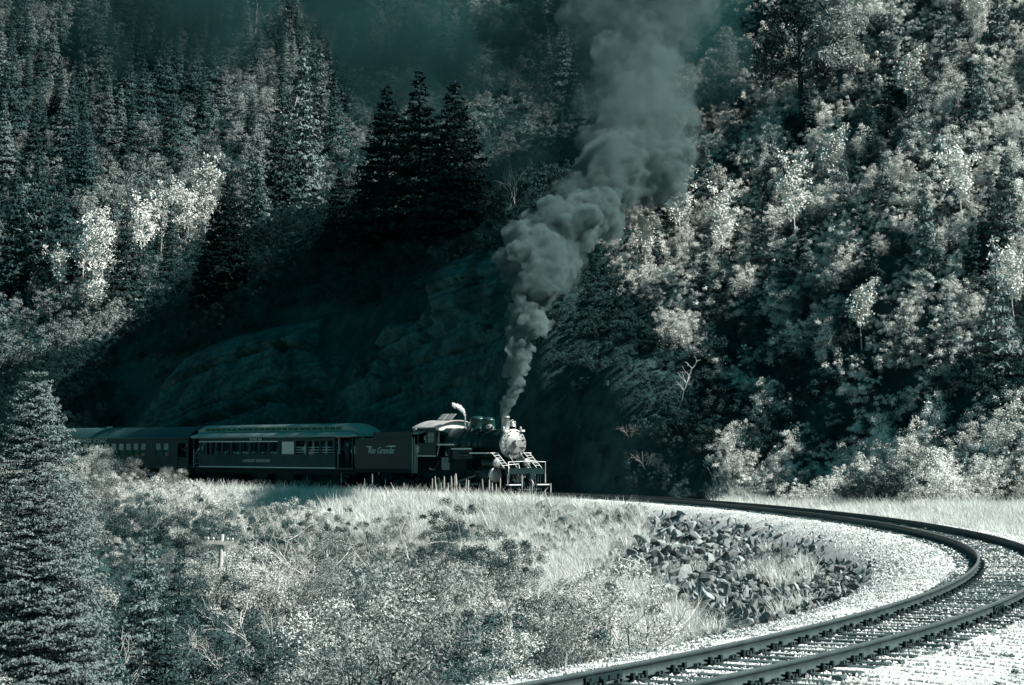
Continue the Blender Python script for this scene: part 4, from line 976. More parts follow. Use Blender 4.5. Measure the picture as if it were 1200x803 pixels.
def truck(parent, x, wb=1.8, r=.42, axles=2, gauge=.72):
    root = MB()
    for sy in (-1, 1):
        y = sy * .98
        root.prism([(-wb / 2 - .35, r + .1), (-wb / 2 - .35, r - .1), (-wb / 2 + .25, r - .12), (-.35, r - .25), (.35, r - .25), (wb / 2 - .25, r - .12), (wb / 2 + .35, r - .1), (wb / 2 + .35, r + .1), (.4, r + .22), (-.4, r + .22)], y - .06, y + .06)
        for k in range(axles):
            ax = -wb / 2 + wb * k / (axles - 1); root.box(ax - .15, ax + .15, y - .11 if sy < 0 else y + .061, y - .061 if sy < 0 else y + .11, r - .16, r + .15)
        for q in (-.18, 0, .18): root.lathe([(.07, r - .2), (.07, r + .16)], 'z', (q, y - sy * .14, 0), 8)
    root.box(-.2, .2, -.9, .9, r - .05, r + .24)
    t = root.build('truck', M['sooty'], parent, loc=(x, 0, 0))
    for k in range(axles):
        ax = -wb / 2 + wb * k / (axles - 1)
        MB().tube([(ax, -.8, r), (ax, .8, r)], .07, 8).build('axle', M['sooty'], t)
        for sy in (-1, 1): wheel(t, ax, sy * .72, r)
    return t
def arc_roof(x0, x1, hw, z0, rise, n=12, thick=.05):
    b = MB(); v = []
    for x in (x0, x1):
        for k in range(n + 1):
            t = -1 + 2 * k / n; v.append((x, t * hw, z0 + rise * (1 - t * t)))
        for k in range(n, -1, -1):
            t = -1 + 2 * k / n; v.append((x, t * hw * .985, z0 + rise * (1 - t * t) - thick))
    m_ = 2 * (n + 1); f = [tuple(range(m_)), tuple(range(2 * m_ - 1, m_ - 1, -1))] + [(i, (i + 1) % m_, m_ + (i + 1) % m_, m_ + i) for i in range(m_)]
    return b.add(v, f)

S0 = S_LOCO
LOCO_L = 12.0
loco = vehicle('steam_locomotive', S0, LOCO_L, 'black steam locomotive with silver smokebox front and number 18 on the cab', 'locomotive')
BZ, BR = 2.86, .90                                # boiler axis height, smokebox radius
MB().lathe([(BR - .02, -4.35), (BR, -4.30), (BR, -2.28), (BR - .05, -2.2)], 'x', (0, 0, BZ), 36).build('smokebox', M['sooty'], loco)
# boiler: jacketed barrel growing to the firebox
MB().lathe([(.86, -4.35), (.90, -6.4), (.98, -7.6), (1.02, -9.35)], 'x', (0, 0, BZ), 36).build('boiler', M['jacket'], loco)
for x, r_ in ((-4.9, .885), (-5.75, .895), (-6.45, .91), (-7.3, .965), (-8.3, 1.0)):
    MB().lathe([(r_, x - .035), (r_ + .022, x - .03), (r_ + .022, x + .03), (r_, x + .035)], 'x', (0, 0, BZ), 36).build('boiler_band', M['black'], loco)
fr = MB().lathe([(BR + .012, -2.30), (BR + .012, -2.14), (BR - .03, -2.10), (BR - .10, -2.09), (.66, -2.09), (.64, -2.05), (.45, -1.98), (.2, -1.94), (0, -1.93)], 'x', (0, 0, BZ), 40).build('smokebox_front', M['silver'], loco)
for k in range(20):
    t = 6.2832 * k / 20; MB().lathe([(.035, -2.09), (.035, -2.055), (.0, -2.045)], 'x', (0, math.cos(t) * .80, BZ + math.sin(t) * .80), 6).build('bolt', M['sooty'], fr)
for k in range(10):
    t = 6.2832 * (k + .5) / 10; MB().tube([(-2.06, math.cos(t) * .60, BZ + math.sin(t) * .60), (-2.03, math.cos(t) * .70, BZ + math.sin(t) * .70)], .03, 6).build('door_clamp', M['sooty'], fr)
for z in (.22, -.22): MB().box(-2.05, -1.97, -.02, .72, BZ + z - .035, BZ + z + .035).build('hinge_strap', M['sooty'], fr)
hl = MB().lathe([(.0, -1.90), (.20, -1.90), (.22, -1.86), (.22, -1.62), (.24, -1.60), (.24, -1.56), (.20, -1.57)], 'x', (0, 0, BZ + .05), 22).build('headlight', M['silver'], loco)
MB().lathe([(.195, -1.60), (.1, -1.585), (0, -1.58)], 'x', (0, 0, BZ + .05), 18).build('lens', M['glass'], hl)
bell = MB().lathe([(.20, 3.80), (.17, 3.86), (.13, 4.0), (.11, 4.08), (.03, 4.13), (0, 4.14)], 'z', (-2.25, 0, .12), 16).build('bell', M['brass'], loco)
MB().tube([(-2.25, -.22, 3.72), (-2.25, -.22, 4.2), (-2.25, 0, 4.32), (-2.25, .22, 4.2), (-2.25, .22, 3.72)], .025, 6).build('bell_yoke', M['silver'], bell)
for sy in (-1, 1):
    MB().lathe([(.085, 3.62), (.085, 3.86), (.06, 3.9), (.0, 3.93)], 'z', (-2.3, sy * .62, 0), 10).build('marker_lamp', M['silver'], loco)
    MB().box(-2.02, -1.98, sy * .62 - .11, sy * .62 + .11, 3.60, 3.72).build('number_board', M['white'], loco)
st = MB().lathe([(.34, 3.66), (.27, 3.78), (.25, 3.86), (.235, 4.42), (.27, 4.44), (.27, 4.52), (.22, 4.52), (.2, 4.1)], 'z', (-3.0, 0, 0), 22).build('smokestack', M['silver'], loco)
for x, r_, top, nm in ((-5.05, .42, 4.52, 'sand_dome'), (-6.55, .47, 4.60, 'steam_dome')):
    MB().lathe([(r_ + .2, 3.62), (r_ + .05, 3.76), (r_, 3.88), (r_, top - .26), (r_ + .02, top - .23), (r_ * .93, top - .12), (r_ * .62, top - .02), (0, top)], 'z', (x, 0, 0), 26).build(nm, M['jacket'], loco)
MB().tube([(-4.1, -.2, 3.72), (-4.1, -.2, 3.95)], .07, 8).build('check_valve', M['silver'], loco)
gen = MB().lathe([(.12, -4.55), (.17, -4.5), (.17, -4.2), (.1, -4.15)], 'x', (0, -.3, 3.90), 12).build('turbo_generator', M['silver'], loco)
for x, z in ((-7.55, 4.25), (-7.7, 4.15)): MB().tube([(x, -.15, 3.85), (x, -.15, z)], [.05, .045], 7).build('safety_valve', M['silver'], loco)
MB().tube([(-7.95, -.2, 3.85), (-7.95, -.2, 4.55), (-7.95, -.2, 4.62)], [.04, .06, .045], 8).build('whistle', M['brass'], loco)
# piping over the jacket
for pts in ([(-5.05, -.44, 3.85), (-5.3, -.86, 3.2), (-5.9, -.96, 2.6), (-6.2, -.98, 2.5)], [(-5.05, -.44, 3.85), (-4.85, -.84, 3.25), (-4.8, -.92, 2.5)], [(-6.4, -.46, 3.9), (-6.0, -.86, 3.25), (-5.6, -.93, 2.95), (-4.4, -.9, 2.9)], [(-7.9, -.3, 3.85), (-7.2, -.75, 3.6), (-5.8, -.70, 3.48), (-3.6, -.66, 3.5)]):
    MB().tube(pts, .028, 6).build('sand_pipe', M['black'], loco)
MB().tube([(-9.3, -1.06, 3.15), (-7.0, -1.03, 3.15), (-4.4, -.97, 3.1), (-2.5, -.95, 3.1)], .022, 6).build('handrail', M['black'], loco)
# running boards: white-edged, stepped
for x0, x1, z in ((-9.4, -7.05, 2.86), (-7.35, -4.45, 2.60), (-4.75, -2.55, 2.34)):
    rb = MB().box(x0, x1, -1.52, -.75, z - .05, z).build('running_board', M['black'], loco)
    MB().box(x0, x1, -1.535, -1.522, z - .07, z + .012).build('white_edge', M['white'], rb)
    MB().box(x0, x1, .75, 1.52, z - .05, z).build('running_board', M['black'], loco)
MB().add([(-9.42, -1.53, 2.12), (-9.36, -1.53, 2.12), (-9.02, -1.53, 2.86), (-9.08, -1.53, 2.86), (-9.42, -1.51, 2.12), (-9.36, -1.51, 2.12), (-9.02, -1.51, 2.86), (-9.08, -1.51, 2.86)], [(0, 1, 2, 3), (7, 6, 5, 4), (0, 4, 5, 1), (1, 5, 6, 2), (2, 6, 7, 3), (3, 7, 4, 0)]).build('step_stringer', M['white'], loco)
for z in (2.32, 2.55): MB().box(-9.42, -9.12, -1.52, -1.3, z - .02, z + .02).build('step', M['black'], loco)
MB().box(-7.3, -4.5, -1.45, -1.0, 1.95, 2.5).build('air_reservoir_box', M['black'], loco)
MB().lathe([(.0, -6.6), (.2, -6.58), (.24, -6.5), (.24, -4.9), (.2, -4.82), (0, -4.8)], 'x', (0, -1.28, 2.22), 16).build('air_tank', M['black'], loco)
for zc, r_ in ((2.45, .19), (1.95, .17)): MB().lathe([(r_ - .03, zc - .25), (r_, zc - .2), (r_, zc + .2), (r_ - .03, zc + .25)], 'z', (-7.9, -1.25, 0), 12).build('air_pump', M['sooty'], loco)
# firebox and frames
MB().prism([(-9.35, 2.6), (-6.9, 2.6), (-6.9, 1.25), (-8.4, 1.05), (-9.35, 1.05)], -.62, .62).build('firebox', M['sooty'], loco)
for sy in (-1, 1):
    MB().box(-11.3, -1.1, sy * .52 - .05, sy * .52 + .05, .95, 1.25).build('frame_rail', M['sooty'], loco)
# cylinders with valve chests
for sy in (-1, 1):
    c_ = MB().lathe([(.30, -3.55), (.46, -3.5), (.46, -2.45), (.30, -2.40)], 'x', (0, sy * 1.12, 1.02), 24).build('cylinder', M['black'], loco)
    MB().lathe([(.47, -2.46), (.47, -2.40), (.40, -2.36), (.2, -2.33), (.0, -2.32)], 'x', (0, sy * 1.12, 1.02), 24).build('cylinder_head', M['silver'], c_)
    MB().lathe([(.27, -3.65), (.27, -2.35), (.2, -2.28), (0, -2.27)], 'x', (0, sy * 1.08, 1.72), 18).build('valve_chest', M['black'], c_)
    MB().lathe([(.275, -2.36), (.275, -2.30), (.2, -2.25), (0, -2.24)], 'x', (0, sy * 1.08, 1.72), 18).build('valve_cover', M['silver'], c_)
    MB().prism([(-3.5, 1.4), (-2.5, 1.4), (-2.6, 2.3), (-3.4, 2.3)], min(sy * .45, sy * 1.0), max(sy * .45, sy * 1.0)).build('cylinder_saddle', M['sooty'], c_)
# wheels and rods: pony pair and four coupled axles
DR = .58; DX = [-4.45, -5.95, -7.45, -8.95]
for sy in (-1, 1):
    wheel(loco, -1.75, sy * .72, .40, 'pony_wheel')
    for x in DX: wheel(loco, x, sy * .72, DR, 'driving_wheel', 14)
    y = sy * 1.0
    for a_, b_ in zip(DX[:-1], DX[1:]): MB().box(b_, a_, min(y, y + sy * .05), max(y, y + sy * .05), .36, .48).build('side_rod', M['steel'], loco)
    y = sy * 1.1; MB().add([(-7.45, y - .03, .40), (-7.45, y + .03, .40), (-7.45, y - .03, .56), (-7.45, y + .03, .56), (-4.35, y - .03, .96), (-4.35, y + .03, .96), (-4.35, y - .03, 1.06), (-4.35, y + .03, 1.06)], [(0, 1, 3, 2), (4, 6, 7, 5), (0, 4, 5, 1), (2, 3, 7, 6), (0, 2, 6, 4), (1, 5, 7, 3)]).build('main_rod', M['steel'], loco)
    MB().box(-4.6, -3.55, y - .06, y + .06, 1.14, 1.2).build('crosshead_guide', M['steel'], loco)
    MB().box(-4.6, -4.15, y - .09, y + .09, .86, 1.14).build('crosshead', M['sooty'], loco)
    MB().tube([(-5.4, y, 1.9), (-5.2, y, 1.35), (-4.6, y, 1.15), (-3.7, sy * 1.08, 1.72)], .035, 6).build('valve_rod', M['sooty'], loco)
# cab
cab = MB()
CW, CZ0, CZ1 = 1.52, 2.12, 3.92
xr, xf = -11.75, -9.55
for sy in (-1, 1):                                # side walls round two window openings
    y0, y1 = sorted((sy * CW, sy * (CW - .05)))
    for bx_ in ((xr, xf, CZ0, 2.92), (xr, xf, 3.62, CZ1), (xr, -11.60, 2.92, 3.62), (-10.72, -10.58, 2.92, 3.62), (-9.78, xf, 2.92, 3.62)): cab.box(bx_[0], bx_[1], y0, y1, bx_[2], bx_[3])
# front wall either side of the boiler and below the roof arch
n = 14
for sy in (-1, 1):
    y0, y1 = sorted((sy * (CW - .051), sy * 1.24)); cab.box(xf - .05, xf - .003, y0, y1, CZ0, 3.92)
    y0, y1 = sorted((sy * 1.239, sy * .82)); cab.box(xf - .05, xf - .003, y0, y1, CZ0, 2.9); cab.box(xf - .05, xf - .003, y0, y1, 3.66, 4.06)
cab.box(xf - .05, xf - .003, -.819, .819, 3.6, 4.14)
cab_o = cab.build('cab', M['black'], loco)
fw = MB()                                         # front sheet above the windows, sunlight put into its cream colour
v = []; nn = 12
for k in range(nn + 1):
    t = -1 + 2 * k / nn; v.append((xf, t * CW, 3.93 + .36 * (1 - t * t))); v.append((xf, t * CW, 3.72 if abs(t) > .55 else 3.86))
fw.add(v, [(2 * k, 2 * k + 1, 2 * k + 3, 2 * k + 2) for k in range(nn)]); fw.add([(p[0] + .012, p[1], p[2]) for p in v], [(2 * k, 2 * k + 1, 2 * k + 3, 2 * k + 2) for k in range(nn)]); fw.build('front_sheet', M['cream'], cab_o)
rf = arc_roof(xr - .45, xf + .22, CW + .14, 3.92, .46, 14, .06).build('cab_roof', M['cab_roof'], loco)
for x0 in (-11.0, -10.1):                         # open roof hatches, tipped up
    MB().add([(x0, -.5, 4.42), (x0 + .75, -.5, 4.42), (x0 + .75, -.12, 4.78), (x0, -.12, 4.78), (x0, -.48, 4.40), (x0 + .75, -.48, 4.40), (x0 + .75, -.10, 4.76), (x0, -.10, 4.76)], [(0, 1, 2, 3), (7, 6, 5, 4), (0, 4, 5, 1), (1, 5, 6, 2), (2, 6, 7, 3), (3, 7, 4, 0)]).build('roof_hatch', M['cab_roof'], rf)
for sy in (-1, 1):
    w_ = MB()
    y0, y1 = sorted((sy * (CW - .01), sy * (CW - .04)))
    for x0, x1, z0, z1 in ((-10.58, -9.78, 2.92, 2.97), (-10.58, -9.78, 3.57, 3.62), (-10.58, -10.53, 2.97, 3.57), (-9.83, -9.78, 2.97, 3.57), (-10.205, -10.155, 2.97, 3.57), (-10.53, -10.205, 3.25, 3.29), (-10.155, -9.83, 3.25, 3.29)): w_.box(x0, x1, y0, y1, z0, z1)
    wo_ = w_.build('window', M['jacket'], cab_o)
    for x0, x1 in ((-10.53, -10.205), (-10.155, -9.83)):
        for z0, z1 in ((2.97, 3.25), (3.29, 3.57)): MB().box(x0, x1, sy * (CW - .022) - .004, sy * (CW - .022) + .004, z0, z1).build('pane', M['shade_glass'] if 'shade_glass' in M else M['glass'], wo_)
    MB().add([(-11.65, sy * CW, 3.66), (-10.75, sy * CW, 3.66), (-10.75, sy * (CW + .38), 3.52), (-11.65, sy * (CW + .38), 3.52), (-11.65, sy * CW, 3.68), (-10.75, sy * CW, 3.68), (-10.75, sy * (CW + .38), 3.54), (-11.65, sy * (CW + .38), 3.54)], [(0, 1, 2, 3), (7, 6, 5, 4), (0, 4, 5, 1), (1, 5, 6, 2), (2, 6, 7, 3), (3, 7, 4, 0)]).build('window_awning', M['cab_roof'], cab_o)
    MB().box(-11.6, -10.72, sy * (CW + .06) - .05, sy * (CW + .06) + .05, 2.87, 2.92).build('arm_rest', M['black'], cab_o)
MB().box(xr, xf, -CW + .06, CW - .06, CZ0 - .08, CZ0).build('cab_floor', M['sooty'], cab_o)
MB().box(xr, xf, -CW - .012, -CW - .002, CZ0 - .03, CZ0 + .03).build('white_edge', M['white'], cab_o)
lettering('cab_number', '18', .62, cab_o, -10.75, -CW - .012, 2.52, sx=.8)
for x in (-11.82, -12.0 + .02): MB().tube([(x, -1.5, 1.05), (x, -1.5, 2.85)], .022, 6).build('grab_rail', M['white'], loco)
MB().box(-12.0, -11.55, -1.5, -1.1, .62, .66).add([], []).build('step', M['black'], loco); MB().box(-12.0, -11.55, -1.5, -1.1, .98, 1.02).build('step', M['black'], loco)
# pilot: beam, deck rails, ladders, foot boards and slatted cowcatcher
MB().box(-1.0, -.72, -1.35, 1.35, 1.05, 1.4).build('pilot_beam', M['black'], loco)
MB().box(-2.5, -1.0, -1.25, 1.25, 1.36, 1.42).build('pilot_deck', M['black'], loco)
co = MB().box(-.72, -.25, -.1, .1, .8, 1.08).box(-.4, -.12, -.16, .16, .74, 1.12).build('coupler', M['sooty'], loco)
MB().tube([(-.7, -1.3, 1.4), (-.7, -1.3, 1.62), (-.7, -.6, 1.66), (-.7, -.55, 1.4)], .028, 6).build('deck_rail', M['white'], loco)
MB().tube([(-.7, -1.33, .55), (-.7, -1.33, 1.78), (-.7, -.2, 1.82), (-.7, .2, 1.82), (-.7, 1.33, 1.78), (-.7, 1.33, .55)], .03, 6).build('deck_rail', M['silver'], loco)
for sy in (-1, 1):
    MB().box(-.82, -.42, min(sy * .55, sy * 1.45), max(sy * .55, sy * 1.45), .40, .46).build('foot_board', M['white'], loco)
    for y in (.62, 1.38): MB().tube([(-.72, sy * y, .46), (-.75, sy * y, 1.06)], .025, 6).build('foot_hanger', M['silver'], loco)
    x0, z0, x1, z1 = -2.45, 2.32, -1.1, 1.42
    for y in (.98, 1.36): MB().tube([(x0, sy * y, z0), (x1, sy * y, z1)], .026, 6).build('ladder_rail', M['white'], loco)
    for k in range(1, 6):
        t = k / 6; MB().tube([(x0 + (x1 - x0) * t, sy * .98, z0 + (z1 - z0) * t), (x0 + (x1 - x0) * t, sy * 1.36, z0 + (z1 - z0) * t)], .02, 5).build('ladder_rung', M['white'], loco)
    MB().tube([(-1.0, sy * .5, 1.4), (-2.1, sy * .45, 2.3)], .035, 6).build('smokebox_brace', M['silver'], loco)
    MB().tube([(-.7, sy * .3, .75), (-.5, sy * .33, .5), (-.48, sy * .33, .28)], .03, 6).build('air_hose', M['silver'], loco)
    MB().box(-2.55, -2.4, min(sy * .9, sy * 1.5), max(sy * .9, sy * 1.5), 2.30, 2.345).build('front_step', M['white'], loco)
for k in range(11):
    y = -1.0 + .2 * k; MB().tube([(-.72, y, .98), (-.30 + .25 * abs(y) * -1, y * .82, .16)], .03, 5).build('pilot_slat', M['black'], loco)
MB().tube([(-.58, -.85, .15), (-.28, 0, .14), (-.58, .85, .15)], .04, 6).build('pilot_toe', M['black'], loco)

# draw the barrel and cab up to the engine's true length
def _mx(x): return x if x >= -4.3 else (-4.3 + (x + 4.3) * .8 if x > -9.4 else x + 1.02)
for o in loco.children_recursive:
    if o.parent is loco and o.location.x != 0: o.location.x = _mx(o.location.x); continue
    if abs(o.location.x) > 0 or (o.parent.location.x != 0 and o.parent is not loco): continue
    xs_ = [v.co.x for v in o.data.vertices]; lo_, hi_ = min(xs_), max(xs_)
    if o.name.split('.')[0] in ('sand_dome', 'steam_dome', 'whistle', 'safety_valve', 'air_pump', 'check_valve'):
        d_ = _mx((lo_ + hi_) / 2) - (lo_ + hi_) / 2
        for v in o.data.vertices: v.co.x += d_
    else:
        for v in o.data.vertices: v.co.x = _mx(v.co.x)

# tender
TS = S0 - 11.1; TL = 7.6
tender = vehicle('tender', TS, TL, 'black coal tender lettered Rio Grande coupled behind the engine', 'tender')
MB().box(-6.7, -.35, -1.5, 1.5, 1.28, 3.22).build('tank', M['black'], tender)
MB().box(-6.75, -.3, -1.53, 1.53, 1.02, 1.275).build('frame', M['sooty'], tender)
rim = MB()
for sy in (-1, 1): rim.box(-4.7, -.36, min(sy * 1.46, sy * 1.42), max(sy * 1.46, sy * 1.42), 3.222, 3.66)
rim.box(-4.7, -4.64, -1.419, 1.419, 3.222, 3.66); rim.build('coal_board', M['black'], tender)
cb = MB()
rr_ = np.random.RandomState(3); gx_ = np.linspace(-4.6, -.6, 16); gy_ = np.linspace(-1.38, 1.38, 11)
v = [(x, y, 3.25 + .32 * (1 - (y / 1.5) ** 2) + rr_.uniform(0, .12)) for x in gx_ for y in gy_]; i = np.arange(16 * 11).reshape(16, 11)
cb.add(v, [tuple(q) for q in np.stack([i[:-1, :-1], i[1:, :-1], i[1:, 1:], i[:-1, 1:]], -1).reshape(-1, 4)]); cb.build('coal_load', M['sooty'], tender)
MB().box(-6.0, -5.2, -.45, .45, 3.222, 3.42).build('water_hatch', M['cab_roof'], tender)
MB().box(-6.6, -4.9, -1.3, 1.3, 3.222, 3.25).build('top_deck', M['cab_roof'], tender)
MB().lathe([(.09, 3.65), (.13, 3.7), (.13, 3.9), (.05, 3.98)], 'z', (-.55, -1.1, 0), 10).build('lamp', M['silver'], tender)
tl = lettering('lettering', 'Rio Grande', .60, tender, -3.75, -1.512, 2.45, shear=.18, sx=1.12)
b = MB(); b.add([(-5.45, -1.513, 2.68), (-4.75, -1.513, 2.68), (-4.80, -1.513, 2.74), (-5.35, -1.513, 2.74)], [(0, 1, 2, 3)]); b.add([(-3.35, -1.513, 2.70), (-2.15, -1.513, 2.70), (-2.05, -1.513, 2.78), (-2.75, -1.513, 2.78)], [(0, 1, 2, 3)]); b.build('speed_line', M['white'], tender)
for x in (-.28, -.08): MB().tube([(x, -1.5, 1.0), (x, -1.5, 3.3)], .022, 6).build('grab_rail', M['white'], tender)
for z in (.5, .85): MB().box(-.5, -.1, -1.5, -1.1, z, z + .04).build('step', M['black'], tender)
MB().box(-4.0, -3.0, -1.2, 1.2, .55, 1.015).build('tool_box', M['sooty'], tender)
truck(tender, -1.6); truck(tender, -5.4)

for o in tender.children:
    if o.location.x == 0:
        for v in o.data.vertices: v.co.x *= 1.085
    elif o.data.materials: o.location.x *= 1.085
# coaches
def coach_shell(root, L, W=1.5):
    MB().box(-L + .1, -.1, -1.2, 1.2, .82, 1.2).build('underframe', M['sooty'], root)
    for x, w_ in ((-L * .42, 2.2), (-L * .56, 1.4)):
        MB().box(x - w_ / 2, x + w_ / 2, -1.15, -.55, .42, .815).build('equipment_box', M['sooty'], root)
    truck(root, -3.1, 2.4, .44, 2); truck(root, -L + 3.1, 2.4, .44, 2)
def steps(root, x, L):
    for sy in (-1, 1):
        for k, z in enumerate((.42, .70, .98)):
            MB().box(x - .35, x + .35, min(sy * (1.45 - .12 * k), sy * (1.1 - .12 * k)), max(sy * (1.45 - .12 * k), sy * (1.1 - .12 * k)), z, z + .05).build('step', M['black'], root)
C1L = 21.0; C1S = TS - TL - .3
c1 = vehicle('observation_coach', C1S, C1L, 'open-sided coach named Lookout Mountain with clerestory roof behind the tender', 'railway coach')
coach_shell(c1, C1L)
VB = 2.1                                          # open platform at each end
xb0, xb1 = -C1L + VB * .55, -VB                    # body
MB().box(-C1L + .1, -.1, -1.48, 1.48, 1.20, 1.28).build('floor', M['inside'], c1)
for sy in (-1, 1):
    y0, y1 = sorted((sy * 1.5, sy * 1.44))
    sp_ = MB().box(xb0, xb1, y0, y1, 1.30, 2.14).build('side_panel', M['coach'], c1)
    if sy < 0:
        MB().box(xb0, xb1, -1.522, -1.503, 1.24, 1.31).build('white_sill', M['white'], sp_)
        MB().box(xb0, xb1, -1.52, -1.503, 2.145, 2.19).build('belt_rail', M['coach'], sp_)
    lb = MB().box(xb0, xb1, y0, y1, 3.10, 3.42).build('letter_board', M['coach'], c1)
    if sy < 0: MB().box(xb0, -9.2, -1.53, -1.503, 3.06, 3.13).build('white_trim', M['white'], lb)
    # window posts; the front third is open bays with railings
    posts = [xb0 + .12, xb0 + .95, xb0 + 1.6] + list(np.linspace(xb0 + 3.2, -9.15, 7)) + [-9.0, -7.05, -5.55, -3.95, -2.3]
    for x in posts: MB().box(x - .13, x + .13, y0 + .002, y1 - .002, 2.14, 3.10).build('window_post', M['coach'], c1)
    for x in (-6.3, -4.75, -3.1):
        for z in (2.32, 2.5, 2.68): MB().tube([(x - .65, sy * 1.46, z), (x + .65, sy * 1.46, z)], .022, 5).build('bay_rail', M['white'], c1)
MB().box(-8.85, -7.2, -1.40, -1.36, 1.28, 3.08).build('cream_partition', M['cream'], c1)
for x in (-5.55, -3.95, -2.45): MB().box(x - .05, x + .05, -1.0, -.9, 1.28, 3.3).build('roof_post', M['white'], c1)
MB().box(-9.05, -8.98, -1.43, 1.43, 1.28, 3.4).build('bulkhead', M['cream'], c1)
for j, x in enumerate(np.linspace(xb0 + 2.4, -10.0, 7)):
    for sy in (-1, 1):
        se = MB().box(x - .25, x + .25, min(sy * .45, sy * 1.36), max(sy * .45, sy * 1.36), 1.62, 1.75).build('seat', M['seat'], c1)
        MB().add([(x - .28, sy * .45, 1.75), (x - .20, sy * .45, 1.75), (x - .38, sy * .45, 2.40), (x - .46, sy * .45, 2.40), (x - .28, sy * 1.36, 1.75), (x - .20, sy * 1.36, 1.75), (x - .38, sy * 1.36, 2.40), (x - .46, sy * 1.36, 2.40)], [(0, 1, 2, 3), (7, 6, 5, 4), (0, 4, 5, 1), (1, 5, 6, 2), (2, 6, 7, 3), (3, 7, 4, 0)]).build('seat_back', M['seat'], se)
    MB().box(x + .5, x + 1.15, -1.36, -.5, 2.28, 2.33).build('table', M['white'], c1)
# roof: lower deck curves, clerestory, and the bull-nose hood at the front
def clerestory(root, L):
    prof = [(1.62, 3.40), (1.60, 3.47), (1.45, 3.60), (1.2, 3.72), (.92, 3.80), (.90, 3.82), (.90, 4.08), (.98, 4.10), (.96, 4.14), (.7, 4.24), (.35, 4.30), (0, 4.32)]
    full = prof + [(-a, z) for a, z in prof[-2::-1]]
    xs_ = [-L - .05, -L + .7, -1.75, -1.3, -.85, -.45, -.15, .05]; q = [.25, 0, 0, .06, .2, .42, .68, .92]
    v = []
    for x, t in zip(xs_, q):
        for a, z in full: v.append((x, a * (1 - .10 * t), 3.40 + (z - 3.40) * (1 - t * .9)))
    m_ = len(full); f = []
    for i in range(len(xs_) - 1):
        for k in range(m_ - 1): f.append((i * m_ + k, i * m_ + k + 1, (i + 1) * m_ + k + 1, (i + 1) * m_ + k))
    b = MB().add(v, f); b.add(v[:m_], [tuple(range(m_))]); b.add([v[k] for k in range(m_ * 7, m_ * 8)], [tuple(range(m_))[::-1]])
    ro = b.build('roof', M['coach_roof'], root)
    for k, x in enumerate(np.linspace(-L + 1.4, -2.6, 24)):
        for sy in (-1, 1):
            y = sy * .905; cw_ = MB().box(x - .30, x + .30, min(y, y + sy * .02), max(y, y + sy * .02), 3.87, 4.05).build('clerestory_window', M['glass'], ro)
    return ro
clerestory(c1, C1L)
MB().box(-C1L + .1, -.3, -1.5, 1.5, 3.36, 3.395).build('ceiling', M['cream'], c1)
def end_platform(root, x0, x1, front=True):
    xe = x1 if front else x0
    for sy in (-1, 1):
        MB().box(xe - .06, xe + .06, sy * 1.36 - .06, sy * 1.36 + .06, 1.28, 3.36).build('corner_post', M['coach'], root)
        MB().box(xe - .05, xe + .05, sy * .55 - .05, sy * .55 + .05, 1.28, 3.36).build('door_post', M['white'], root)
        MB().tube([(x0 + .15, sy * 1.46, 1.2), (x0 + .15, sy * 1.46, 2.5)], .022, 6).build('grab_rail', M['white'], root)
        g_ = MB()
        for z in (1.5, 1.9, 2.25): g_.tube([(xe, min(sy * .6, sy * 1.3), z), (xe, max(sy * .6, sy * 1.3), z)], .02, 5)
        for y in np.linspace(.65, 1.25, 5): g_.tube([(xe, sy * y, 1.3), (xe, sy * y, 2.25)], .014, 5)
        g_.build('platform_gate', M['white'], root)
end_platform(c1, -2.0, -.25); end_platform(c1, -C1L + .2, -C1L + 1.1, False)
MB().box(-2.13, -2.10, -1.43, 1.43, 1.28, 2.2).build('end_wall', M['coach'], c1)
steps(c1, -1.1, C1L); steps(c1, -C1L + .6, C1L)
lettering('name_lettering', 'LOOKOUT MOUNTAIN', .30, c1, -12.0, -1.508, 1.72, space=1.15)
lettering('route_lettering', 'The Rails Tour', .27, c1, -12.1, -1.506, 3.26, shear=.15)
lettering('car_number', '531', .16, c1, xb0 + 2.6, -1.506, 1.78) if False else None

C2L = 24.0; C2S = C1S - C1L - .35
c2 = vehicle('steel_coach', C2S, C2L, 'dark round-roofed coach lettered Rio Grande Scenic with pale window blinds', 'railway coach')
coach_shell(c2, C2L)
MB().box(-C2L + .1, -.1, -1.48, 1.48, 1.20, 1.28).build('floor', M['inside'], c2)
DXW = [-3.1 - .98 * k for k in range(19) if k not in (2,)]
for sy in (-1, 1):
    y0, y1 = sorted((sy * 1.5, sy * 1.44))
    MB().box(-C2L + 1.3, -1.75, y0, y1, 1.15, 2.06).build('side_panel', M['coach'], c2)
    MB().box(-C2L + 1.3, -.25, y0, y1, 2.98, 3.42).build('letter_board', M['coach'], c2)
    xs_ = sorted(DXW); edges = [-C2L + 1.3]
    for x in xs_: edges += [x - .32, x + .32]
    edges.append(-1.75)
    for a_, b_ in zip(edges[0::2], edges[1::2]): MB().box(a_, b_, y0 + .001, y1 - .001, 2.06, 2.98).build('window_post', M['coach'], c2)
    for x in xs_:
        if sy > 0: continue
        wf = MB().box(x - .32, x + .32, -1.455, -1.447, 2.06, 2.50).build('window', M['glass'], c2)
        MB().box(x - .32, x + .32, -1.462, -1.446, 2.503, 2.98).build('blind', M['shade'], wf)
    MB().box(-1.75, -1.60, y0, y1, 1.15, 2.98).build('door_post', M['coach'], c2); MB().box(-.45, -.25, y0, y1, 1.15, 2.98).build('door_post', M['coach'], c2)
    if sy < 0: MB().box(-1.6, -.45, -1.46, -1.44, 1.28, 1.95).build('half_door', M['coach'], c2)
MB().box(-C2L + .2, -.2, -1.43, 1.43, 3.38, 3.415).build('ceiling', M['inside'], c2)
